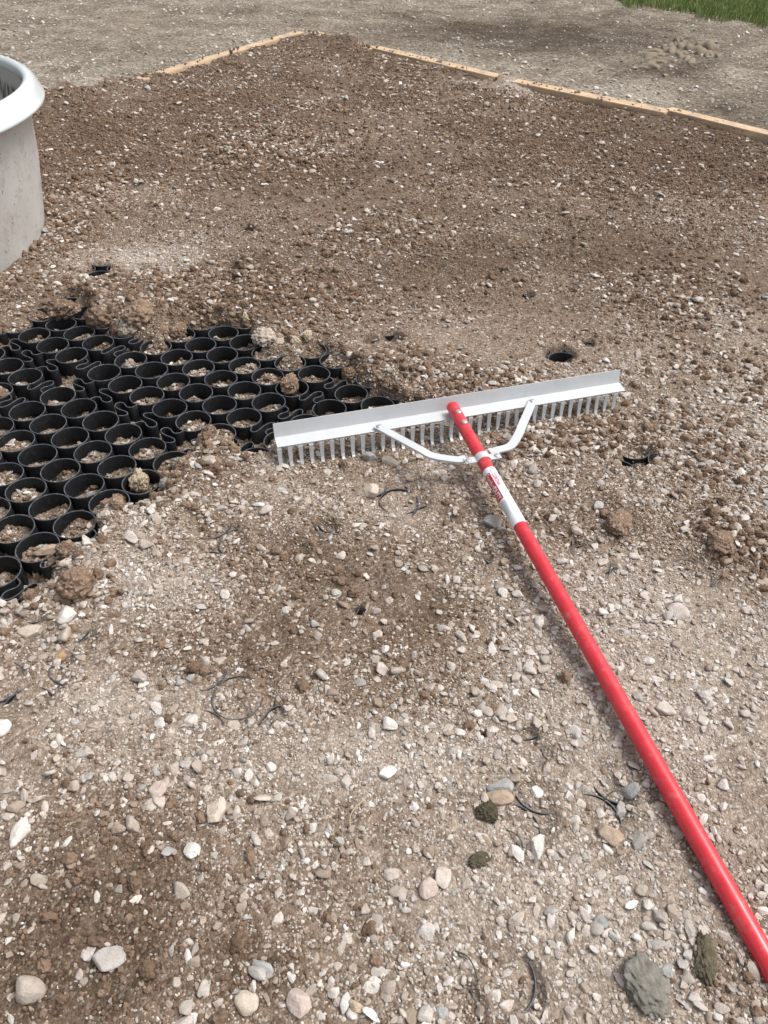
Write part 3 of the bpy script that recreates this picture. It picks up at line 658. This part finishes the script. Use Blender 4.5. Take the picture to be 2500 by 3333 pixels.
# ------------------------------------------------------------------ round tank
def lathe(name, prof, mat, parent, n=96):
    A = np.linspace(0, 2*math.pi, n, endpoint=False); V = np.array([[r*math.cos(a), r*math.sin(a), z] for a in A for r, z in prof]); m = len(prof)
    F = [[k*m+q, ((k+1) % n)*m+q, ((k+1) % n)*m+q+1, k*m+q+1] for k in range(n) for q in range(m-1)]
    return obj(name, mesh_np(name, V, F, mat), parent)
def mat_tankwall(name, c0, c1, streak):
    m, nt, b = new_mat(name, .62, .35); O = obj_co(nt); P = geo_pos(nt)
    if streak:
        sx = N(nt, 'ShaderNodeMapping'); sx.inputs['Scale'].default_value = (1, 1, .12); nt.links.new(O, sx.inputs[0])
        f = noise(nt, sx.outputs[0], 26, 6, .7); c = ramp(nt, f, [(.42, (.045, .042, .034)), (.5, (.14, .13, .11)), (.6, (.42, .41, .38))]).outputs[0]
        sp = N(nt, 'ShaderNodeSeparateXYZ'); nt.links.new(O, sp.inputs[0])
        ad = N(nt, 'ShaderNodeMath', operation='MULTIPLY_ADD'); nt.links.new(noise(nt, O, 5, 3, .5), ad.inputs[0]); ad.inputs[1].default_value = .14; nt.links.new(sp.outputs[2], ad.inputs[2])
        k = ramp(nt, ad.outputs[0], [(.535, (0, 0, 0)), (.555, (1, 1, 1))]).outputs[0]
        c = mix(nt, k, c, (.36, .36, .32))
    else:
        c = ramp(nt, noise(nt, P, 7, 5, .6), [(.3, c0), (.7, c1)]).outputs[0]
        c = mix(nt, ramp(nt, noise(nt, P, 14, 6, .75), [(.47, (0, 0, 0)), (.66, (.75, .75, .75))]).outputs[0], c, (.34, .31, .27))
        sp = ramp(nt, noise(nt, P, 48, 4, .7), [(.60, (1, 1, 1)), (.70, (.42, .4, .37))]).outputs[0]; c = mix(nt, 1.0, c, sp, 'MULTIPLY')
        c = mix(nt, ramp(nt, noise(nt, P, 75, 2, .5), [(.70, (0, 0, 0)), (.74, (.7, .7, .7))]).outputs[0], c, (.62, .61, .59))
    nt.links.new(c, b.inputs['Base Color']); bump(nt, b, noise(nt, P, 60, 4, .6), .002, .5); return m
TH_, RW, RO = .505, TANK_R+.082, TANK_R+.120
tank = tag(empty('stock_tank', (TANK_C.x, TANK_C.y, -.05)), 'round grey tank with a thick glossy white rim on the left', 'tank')
H0 = TH_+.05
lathe('wall', [(TANK_R-.01, 0), (TANK_R, .05), (TANK_R+.018, .15), (TANK_R+.045, .30), (RW-.018, H0-.06), (RW-.012, H0-.03)], mat_tankwall('grey tank wall', (.44, .425, .40), (.60, .58, .55), False), tank)
rim_mat, nt, b = new_mat('glossy off white rim', .16, .6)
c = ramp(nt, noise(nt, geo_pos(nt), 4, 4, .5), [(.3, (.50, .535, .53)), (.7, (.62, .655, .66))]).outputs[0]; nt.links.new(c, b.inputs['Base Color'])
pr = catmull([(RW-.024, H0-.035, 0), (RW-.022, H0-.012, 0), (RW-.014, H0-.002, 0), (RW-.002, H0, 0), (RW+.016, H0-.012, 0), (RO-.005, H0-.044, 0), (RO, H0-.055, 0), (RO-.003, H0-.062, 0), (RO-.012, H0-.060, 0), (RW-.004, H0-.045, 0), (RW-.02, H0-.04, 0)], 4)
lathe('rim', [(p.x, p.y) for p in pr], rim_mat, tank)
lathe('inner_wall', [(RW-.026, H0-.03), (RW-.036, H0-.1), (TANK_R-.03, .12), (TANK_R-.06, .07), (TANK_R-.2, .055), (.001, .05)], mat_tankwall('stained tank inside', None, None, True), tank)

# ------------------------------------------------------------------ the rake
M_ALU, nt, b = new_mat('matt aluminium', .45, .5); b.inputs['Metallic'].default_value = .12
c = ramp(nt, noise(nt, geo_pos(nt), 18, 5, .6), [(.3, (.50, .515, .525)), (.7, (.56, .575, .585))]).outputs[0]
nt.links.new(mix(nt, ramp(nt, noise(nt, geo_pos(nt), 25, 3, .5), [(.70, (0, 0, 0)), (.80, (.3, .3, .3))]).outputs[0], c, (.42, .34, .26)), b.inputs['Base Color'])
M_ZINC = simple('zinc bolt', (.5, .5, .49), .3, .5, .6)
M_RED, nt, b = new_mat('red painted aluminium', .3, .5); b.inputs['Coat Weight'].default_value = .25; b.inputs['Coat Roughness'].default_value = .2
c = ramp(nt, noise(nt, geo_pos(nt), 30, 4, .5), [(.3, (.56, .022, .034)), (.7, (.63, .03, .044))]).outputs[0]
nt.links.new(ramp(nt, noise(nt, geo_pos(nt), 60, 5, .7), [(.35, (.24,)*3), (.65, (.46,)*3)]).outputs[0], b.inputs['Roughness'])
nt.links.new(mix(nt, ramp(nt, noise(nt, geo_pos(nt), 45, 5, .65), [(.56, (0, 0, 0)), (.74, (.35, .35, .35))]).outputs[0], c, (.42, .28, .22)), b.inputs['Base Color'])
tipL, tipR = at(914/K, 1517/K, 0), at(1988/K, 1335/K, 0)
mid = (tipL+tipR)/2; uv = (tipR-tipL); RL = uv.length; ang = math.atan2(uv.y, uv.x)
rake = tag(empty('landscape_rake', (mid.x, mid.y, 0), ang), 'wide aluminium landscape rake with red handle lying on the gravel', 'rake')
Minv = (Matrix.Translation((mid.x, mid.y, 0)) @ Matrix.Rotation(ang, 4, 'Z')).inverted()
def loc(px, py, z): return Minv @ at(px, py, z)
ZF = .060                                            # front edge of the head
fl, fr = loc(904/K, 1459/K, ZF), loc((1500+1475*.36166)/K, (1180+245*.36166)/K, ZF)
XL, XR, YF = fl.x, fr.x, (fl.y+fr.y)/2
bm = bmesh.new()
prof = [(YF, ZF), (YF+.0335, ZF+.004), (YF+.0345, ZF+.007), (YF+.0375, ZF+.018), (YF+.0378, ZF+.0195), (YF+.0425, ZF+.0375), (YF+.0448, ZF+.037), (YF+.0402, ZF+.019), (YF+.0375, ZF+.001), (YF+.001, ZF-.0028)]
for x0, x1 in ((XL, XR),):
    A = [bm.verts.new((x0, y, z)) for y, z in prof]; B_ = [bm.verts.new((x1, y, z)) for y, z in prof]
    for k in range(len(prof)): q = (k+1) % len(prof); bm.faces.new((A[k], B_[k], B_[q], A[q]))
    bm.faces.new(A[::-1]); bm.faces.new(B_)
obj('head_bar', bm_mesh('head_bar', bm, M_ALU), rake)
bm = bmesh.new(); yt = YF+.002
pts = [Vector((0, yt+.004, ZF-.003)), Vector((0, yt, ZF-.008)), Vector((0, yt-.001, .03)), Vector((0, yt-.003, .012)), Vector((0, yt-.007, .003)), Vector((0, yt-.014, -.002))]
rings = []
for k, p in enumerate(pts):
    wd = (.0055, .0055, .0048, .0042, .0038, .0036)[k]; t = (pts[min(k+1, 5)]-pts[max(k-1, 0)]).normalized(); nn = Vector((0, -t.z, t.y))
    rings.append([bm.verts.new(p+Vector((sx*wd, 0, 0))+nn*sy*.0016) for sx, sy in ((-1, -1), (1, -1), (1, 1), (-1, 1))])
for r0, r1 in zip(rings, rings[1:]):
    for k in range(4): bm.faces.new((r0[k], r0[(k+1) % 4], r1[(k+1) % 4], r1[k]))
bm.faces.new(rings[0]); bm.faces.new(rings[-1])
TM = bm_mesh('tine', bm, M_ALU)
for k in range(36):
    o = obj('tine', TM, rake); o.location.x = -RL/2+RL*k/35; o.rotation_euler = (random.gauss(0, .015), 0, 0)
HR = .0152
h0 = loc(977, 878, ZF+.021); h1 = loc(1659, 2078, .022)
hd = (h1-h0).normalized(); hend = h0+hd*1.62
def tube(name, p0, p1, r, mat, n=40, cap=True, parent=rake):
    bm = bmesh.new(); prof = [(r*math.cos(6.28318*k/n), r*math.sin(6.28318*k/n)) for k in range(n)]; sweep(bm, [p0, p1], prof, cap=cap)
    return obj(name, bm_mesh(name, bm, mat, True, 40), parent)
handle = tube('handle', h0, hend, HR, M_RED)
hs_, hu = hd.cross(Vector((0, 0, 1))).normalized(), None; hu = hs_.cross(hd)      # hs_: right of the handle seen down its length
rake_M = Matrix.Translation((mid.x, mid.y, 0)) @ Matrix.Rotation(ang, 4, 'Z')
def handle_t(py):                                                                # length along the handle at a measured row
    a, b_ = 0.0, 1.62
    for _ in range(50):
        m_ = (a+b_)/2
        if pix(rake_M @ (h0+hd*m_+hu*HR))[1] < py: a = m_
        else: b_ = m_
    return a
def shell(name, t0, t1, a0, a1, r, mat, parent, n=20):                            # a piece of wrap round the handle; angle 0 is its top
    V, F = [], []
    for q, t in enumerate((t0, t1)):
        for k in range(n+1):
            a = a0+(a1-a0)*k/n; V.append(h0+hd*t+(hs_*math.sin(a)+hu*math.cos(a))*r)
    for k in range(n): F.append([k, k+1, n+1+k+1, n+1+k])
    return obj(name, mesh_np(name, [v[:] for v in V], F, mat), parent)
M_STW = simple('white sticker', (.74, .75, .77), .35, .4); M_STR = simple('red sticker print', (.46, .012, .02), .35, .4); M_INK = simple('grey print', (.33, .34, .37), .5, .3); M_LOGO = simple('red print', (.62, .05, .09), .4, .3)
t0, t1 = handle_t(1008), handle_t(1126)
sgn = 1
# which side is the left of the picture: hs_ points right of the direction of travel, i.e. to the picture's left when walking towards the viewer
left = 1 if pix(rake_M @ (h0+hs_*.05))[0] < pix(rake_M @ h0)[0] else -1
def ang_(deg): return math.radians(deg)*left                                       # positive degrees lean to the picture's left
stk = shell('sticker', t0, t1, ang_(-120), ang_(112), HR+.00025, M_STW, handle, 30)
ts0, ts1 = t0+(t1-t0)*.09, t0+(t1-t0)*.56
shell('red_stripe', ts0, ts1, ang_(32), ang_(100), HR+.0005, M_STR, handle)
def wrap_text(name, txt, t_at, deg, hgt, mat, length=None, bold=0.0):
    cu = D.curves.new(name, 'FONT'); cu.body = txt; cu.size = 1.0; cu.offset = bold; cu.resolution_u = 3; to = D.objects.new(name, cu); COL.objects.link(to)
    dg = bpy.context.evaluated_depsgraph_get(); me = D.meshes.new_from_object(to.evaluated_get(dg)); D.objects.remove(to)
    bm = bmesh.new(); bm.from_mesh(me); bmesh.ops.triangulate(bm, faces=bm.faces[:]); bmesh.ops.subdivide_edges(bm, edges=bm.edges[:], cuts=1)
    xs = [v.co.x for v in bm.verts]; x0, wx = min(xs), max(xs)-min(xs); y1 = max(v.co.y for v in bm.verts)
    sx = (length/wx) if length else hgt/y1; sy = hgt/y1
    for v in bm.verts:
        t = t_at+(v.co.x-x0)*sx; a = ang_(deg)-left*(v.co.y*sy-hgt/2)/HR; v.co = h0+hd*t+(hs_*math.sin(a)+hu*math.cos(a))*(HR+.0008)
    me.clear_geometry(); bm.to_mesh(me); bm.free(); me.materials.clear(); me.materials.append(mat); me.name = name
    return obj(name, me, handle), wx*sx
LT = ts1-ts0
wrap_text('lettering', 'Standard', ts0+LT*.03, 62, .0105, M_STW, LT*.50)
wrap_text('lettering', 'DUTY', ts0+LT*.54, 62, .0105, M_STW, LT*.43, .03)
wrap_text('lettering', 'CORONA', t0+(t1-t0)*.13, 6, .0075, M_LOGO, (t1-t0)*.22, .02)
bm = bmesh.new()
for k in range(24):
    a, b_ = 6.28318*k/24, 6.28318*(k+1)/24
    def pt(r, q):
        tt = t0+(t1-t0)*.075+r*math.cos(q); an = ang_(6)+r*math.sin(q)/HR; return bm.verts.new(h0+hd*tt+(hs_*math.sin(an)+hu*math.cos(an))*(HR+.0008))
    bm.faces.new((pt(.0034, a), pt(.0034, b_), pt(.0024, b_), pt(.0024, a)))
obj('emblem', bm_mesh('emblem', bm, M_INK), handle)
for k, dg_ in enumerate((92, 84, 76, 68, 60, 52, 44, 36)):
    f0, f1 = .595, (.86, .84, .87, .80, .84, .78, .83, .72)[k]
    shell('print_line', t0+(t1-t0)*f0, t0+(t1-t0)*f1, ang_(dg_), ang_(dg_-2.6), HR+.0006, M_INK, handle, 2)
for k, dg_ in enumerate((8, 4)): shell('print_line', t0+(t1-t0)*(.13, .6)[k], t0+(t1-t0)*(.31, .80)[k], ang_(dg_-16 if k == 0 else dg_), ang_(dg_-18 if k == 0 else dg_-3), HR+.0006, M_INK, handle, 2)
# bolts, braces and the clamp
def bolt(p, nrm, r_, parent, slot=True):
    bm = bmesh.new(); n = 20; M = Vector(nrm).to_track_quat('Z', 'Y').to_matrix()
    rg = [[bm.verts.new(Vector(p)+M @ Vector((q*math.cos(6.28318*k/n), q*math.sin(6.28318*k/n), z))) for k in range(n)] for q, z in ((r_, -.001), (r_, .0008), (r_*.8, .0026), (r_*.45, .0034))]
    for a, b_ in zip(rg, rg[1:]):
        for k in range(n): bm.faces.new((a[k], a[(k+1) % n], b_[(k+1) % n], b_[k]))
    bm.faces.new(rg[-1]); o = obj('bolt', bm_mesh('bolt', bm, M_ZINC, True, 50), parent)
    bm = bmesh.new()
    for rz in (0, math.pi/2):
        vs = add_box(bm, (0, 0, .0034), (r_*.75, r_*.14, .0006), Matrix.Rotation(rz+.4, 4, 'Z')); bmesh.ops.transform(bm, matrix=Matrix.Translation(Vector(p)) @ M.to_4x4(), verts=vs)
    obj('cross_slot', bm_mesh('cross_slot', bm, M_INK), o); return o
for py in (889, 911):
    t = handle_t(py); bolt(h0+hd*t+hu*(HR-.0004), hu, .0075, rake)
tc = handle_t(982); pc = h0+hd*tc
ZB_ = pc.z+.0005
bl, brr = loc(819, 923, ZF+.006), loc(1150, 868, ZF+.006)
def brace(P, name='brace'):
    bm = bmesh.new(); pts = catmull(P, 6); sweep(bm, pts, [(-.0105, -.0026), (-.0105, .0018), (-.0098, .0024), (.0098, .0024), (.0105, .0018), (.0105, -.0026)])
    o = obj(name, bm_mesh(name, bm, M_ALU, True, 35), rake); return o
cl, cr_ = loc(1000, 991, ZB_), loc(1062, 976, ZB_)
def ext(a, b_, d): v = (a-b_).normalized(); return a+v*d
P1 = loc(985, 993, ZB_); P2 = loc(935, 985, ZB_); P2b = loc(915, 975, ZB_+.002)
brace([ext(bl, P2b, .009), bl, bl.lerp(P2b, .35), bl.lerp(P2b, .7), P2b.lerp(bl, .06), P2, P1, cl, ext(cl, P1, .007)])
Q1, Q2, Q2b = loc(1075, 972, ZB_), loc(1103, 963, ZB_), loc(1119, 940, ZB_+.002)
brace([ext(brr, Q2b, .009), brr, brr.lerp(Q2b, .35), brr.lerp(Q2b, .7), Q2b, Q2, Q1, cr_, ext(cr_, Q1, .005)])
bolt(bl+Vector((0, 0, .0024)), (0, -.1, 1), .0075, rake); bolt(brr+Vector((0, 0, .0024)), (0, -.1, 1), .0075, rake)
bm = bmesh.new(); hn = 14; R0, R1_ = HR+.0003, HR+.0026          # saddle clamp over the tube, with two flat ears
sec = []
el, er = -(cl-pc).dot(hs_), -(cr_-pc).dot(hs_)
side_l = hs_*(1 if (cl-pc).dot(hs_) > 0 else -1)
ear = max((cl-pc).length, (cr_-pc).length)*.55+.019
for k in range(hn+1):
    a = -math.pi/2+math.pi*k/hn; sec.append((side_l*math.sin(-a), math.cos(a), a))
rows = []
for off in (-.0095, .0095):
    row = []
    base = pc+hd*off
    row.append((base+side_l*ear+hu*.003, base+side_l*ear+hu*.0052)); row.append((base+side_l*(HR+.004)+hu*.003, base+side_l*(HR+.004)+hu*.0052))
    for k in range(hn+1):
        a = math.radians(75)-math.radians(150)*k/hn; dv = side_l*math.sin(a)+hu*math.cos(a); row.append((base+dv*R0, base+dv*R1_))
    row.append((base-side_l*(HR+.004)+hu*.003, base-side_l*(HR+.004)+hu*.0052)); row.append((base-side_l*ear+hu*.003, base-side_l*ear+hu*.0052)); rows.append(row)
vv = [[(bm.verts.new(a), bm.verts.new(b_)) for a, b_ in row] for row in rows]
for k in range(len(vv[0])-1):
    a, b_, c_, d_ = vv[0][k], vv[0][k+1], vv[1][k+1], vv[1][k]
    bm.faces.new((a[1], b_[1], c_[1], d_[1])); bm.faces.new((a[0], d_[0], c_[0], b_[0])); bm.faces.new((a[0], b_[0], b_[1], a[1])); bm.faces.new((d_[0], d_[1], c_[1], c_[0]))
for k in (0, -1): a, d_ = vv[0][k], vv[1][k]; bm.faces.new((a[0], a[1], d_[1], d_[0]))
obj('clamp', bm_mesh('clamp', bm, M_ALU, True, 40), rake)
for s_ in (1, -1):
    p = pc+side_l*s_*(ear-.0085)+hu*.0052; bolt(p, hu, .0075, rake)
    tube('bolt_shank', p-hu*.03, p-hu*.004, .0028, M_ZINC, 12)

# ------------------------------------------------------------------ dried mud ruts, grass and small litter beyond the boards
def ridge(p0, p1, w, hgt, seed):
    n, m = 26, 9; v = p1-p0; v.z = 0; L = v.length; d = v/L; s = Vector((-d.y, d.x, 0)); V, F = [], []
    for i in range(n):
        t = i/(n-1); env = math.sin(math.pi*min(max(t, .01), .99))**.5; bend = .03*math.sin(3*t+seed)
        for j in range(m):
            a = math.pi*j/(m-1); wob = 1+.25*math.sin(7*t+seed*2)+.22*math.sin(17*t+seed*5+j)
            V.append((p0+d*L*t+s*(bend-math.cos(a)*w*env*wob)+Vector((0, 0, math.sin(a)*hgt*.6*env*wob-.006)))[:])
    for i in range(n-1):
        for j in range(m-1): k = i*m+j; F.append([k, k+1, k+m+1, k+m])
    return V, F
V, F = [], []
RID = [((1395, 128), (1440, 118), .045, .05), ((1405, 140), (1452, 130), .04, .05), ((1385, 117), (1430, 110), .04, .045), ((1440, 108), (1475, 120), .05, .06), ((1470, 98), (1510, 112), .06, .07), ((1500, 95), (1545, 108), .06, .07),
       ((1500, 112), (1530, 125), .055, .06), ((1462, 122), (1500, 138), .05, .05), ((1380, 148), (1420, 142), .04, .04), ((1450, 88), (1490, 92), .05, .06), ((1525, 118), (1560, 122), .05, .05), ((1425, 100), (1455, 106), .05, .05)]
for k, (a, b_, w, hh) in enumerate(RID):
    v_, f_ = ridge(at(*a, OUT_Z), at(*b_, OUT_Z), w, hh, k); F += [[q+len(V) for q in f] for f in f_]; V += v_
mud = mat_clod('dried rut mud', (.14, .112, .082), (.33, .28, .215), specks=False)
tag(obj('mud_ridges', mesh_np('mud_ridges', V, F, mud)), 'dried mud ridges of a churned rut in the dirt at upper right', 'mud')

M_GRASS, nt, b = new_mat('grass blades', .6, .3)
rn = N(nt, 'ShaderNodeAttribute', attribute_name='tone').outputs['Fac']
nt.links.new(ramp(nt, rn, [(0, (.07, .12, .025)), (.5, (.15, .23, .055)), (.85, (.28, .34, .11)), (1, (.5, .44, .25))]).outputs[0], b.inputs['Base Color'])
b.inputs['Subsurface Weight'].default_value = .0
def blades(name, P, hgt, label=None, dry=0, lean=.5):
    n = len(P); an = rng.uniform(0, 6.283, n); h = hgt*rng.uniform(.5, 1.25, n); w = rng.uniform(.0022, .0042, n)*(hgt/.09)**.5
    ld = rng.uniform(0, 6.283, n); lm = h*rng.uniform(.1, 1, n)*lean
    dx, dy = np.cos(an), np.sin(an); Lx, Ly = np.cos(ld)*lm, np.sin(ld)*lm
    V = np.zeros((n, 5, 3))
    for q, (s, f) in enumerate(((-1, 0), (1, 0), (-.8, .55), (.8, .55), (0, 1))):
        V[:, q, 0] = P[:, 0]+dx*w*s+Lx*f*f; V[:, q, 1] = P[:, 1]+dy*w*s+Ly*f*f; V[:, q, 2] = P[:, 2]+h*f*(1-.25*f*lean)
    b0 = np.arange(n)*5; F = np.concatenate([np.stack([b0+i for i in t], 1) for t in ((0, 1, 3), (0, 3, 2), (2, 3, 4))])
    me = mesh_np(name, V.reshape(-1, 3), F, M_GRASS); A = me.attributes.new('tone', 'FLOAT', 'POINT'); tone = np.clip(rng.normal(.45, .2, n)+(rng.random(n) < .08+dry)*.5, 0, 1)
    A.data.foreach_set('value', np.repeat(tone, 5).astype(np.float32)); o = obj(name, me)
    return o
LAWN = np.array([at(*p, OUT_Z)[:2] for p in [(1290, -30), (1340, 6), (1370, 14), (1440, 20), (1500, 30), (1560, 40), (1610, 48), (1670, 62), (1800, 80), (1900, 40), (1700, -60), (1300, -60)]])
c0, c1 = LAWN.min(0), LAWN.max(0); Q = rng.uniform(c0, c1, (150000, 2)); sdl = poly_sd(Q[:, 0], Q[:, 1], LAWN)+.35*fbm2(Q[:, 0]*2.5, Q[:, 1]*2.5, 4, 401)+rng.normal(0, .05, len(Q))
Q = Q[sdl < 0][:42000]; tag(blades('grass', np.c_[Q, outer_h(Q[:, 0], Q[:, 1])-.004], .07, dry=.06), 'green lawn grass in the upper right corner', 'grass', kind='stuff')
tufts = [(430, 112), (445, 118), (322, 140), (205, 105), (345, 152), (480, 108), (560, 100), (250, 122), (1390, 60), (1445, 42), (880, 30), (120, 30), (1640, 140), (1130, 20), (960, 15), (1505, 62)]
PP = []
for p in tufts:
    c = at(*p, OUT_Z); k = 16; q = np.array([c.x, c.y])+rng.normal(0, .04, (k, 2)); PP.append(q)
PP = np.concatenate(PP); tag(blades('weed_tufts', np.c_[PP, outer_h(PP[:, 0], PP[:, 1])-.003], .022, dry=.2), 'small green weed sprouts scattered over the packed dirt', 'weeds', kind='stuff')
# pale pebbles strewn over the packed dirt
n = 42000; y = rng.uniform(3.4, 12.5, n); x = rng.uniform(-1, 1, n)*(.5*y+1.2); k = pad_d(x, y) < -.04; x, y = x[k], y[k]
bb = outer_brown(x, y); k = rng.random(len(x)) < np.clip(1.0-.8*bb, .22, 1)*np.clip(.2+1.4*(.5+.5*fbm2(x*1.7, y*1.7, 3, 431)), 0, 1); x, y = x[k], y[k]; m = len(x)
d = .0105*(1-rng.random(m)*.97)**(-1/2.3); d = np.minimum(d, .05)
scatter('scattered_pebbles', C_STONE, np.stack([x, y, outer_h(x, y)+d*.12], 1), np.stack([rng.normal(0, .3, m), rng.normal(0, .3, m), rng.uniform(0, 6.28, m)], 1), d[:, None]*rng.uniform(.8, 1.2, (m, 3)), np.clip(rng.normal(.1, .2, m), 0, .8),
        'small pale pebbles strewn over the packed dirt outside the boards', 'pebbles')
# straws and clippings
M_STRAW = simple('dry straw', (.45, .36, .22), .7, .2); M_CLIP = simple('green clipping', (.07, .082, .045), .7, .2)
for px, py, ln, rz, mt, lab in [(1268, 895, .075, .75, M_STRAW, 'thin dry straw lying beside the right tines'), (768, 1760, .05, 1.3, M_STRAW, 'pale curved straw in the left foreground'), (1150, 1690, .05, -.9, M_CLIP, 'limp green blade over the curved black rims'),
                                (1318, 1722, .04, 1.2, M_CLIP, 'short green blade at the crossing black rims'), (1420, 1740, .035, .1, M_CLIP, 'dark green blade close to the red handle'), (1120, 1815, .05, -1.0, M_CLIP, 'dark wilted blade below the black ring'),
                                (1010, 2085, .045, -.8, M_CLIP, 'wilted dark blade near the bottom centre')]:
    p = at(px, py, .01); z = hz(p.x, p.y)+.003; bm = bmesh.new()
    pts = catmull([Vector((math.cos(rz)*ln*(t-.5)-math.sin(rz)*.006*math.sin(4*t), math.sin(rz)*ln*(t-.5)+math.cos(rz)*.006*math.sin(4*t), .006*math.sin(3.1*t))) for t in (0, .33, .66, 1)], 4)
    sweep(bm, pts, [(-.0010, 0), (0, .0006), (.0010, 0), (0, -.0004)]); o = obj('straw' if mt is M_STRAW else 'grass_blade', bm_mesh('straw', bm, mt, True), None); o.location = (p.x, p.y, z); tag(o, lab, 'straw' if mt is M_STRAW else 'grass blade')
print('panels', npan, 'verts', sum(len(m.vertices) for m in D.meshes))
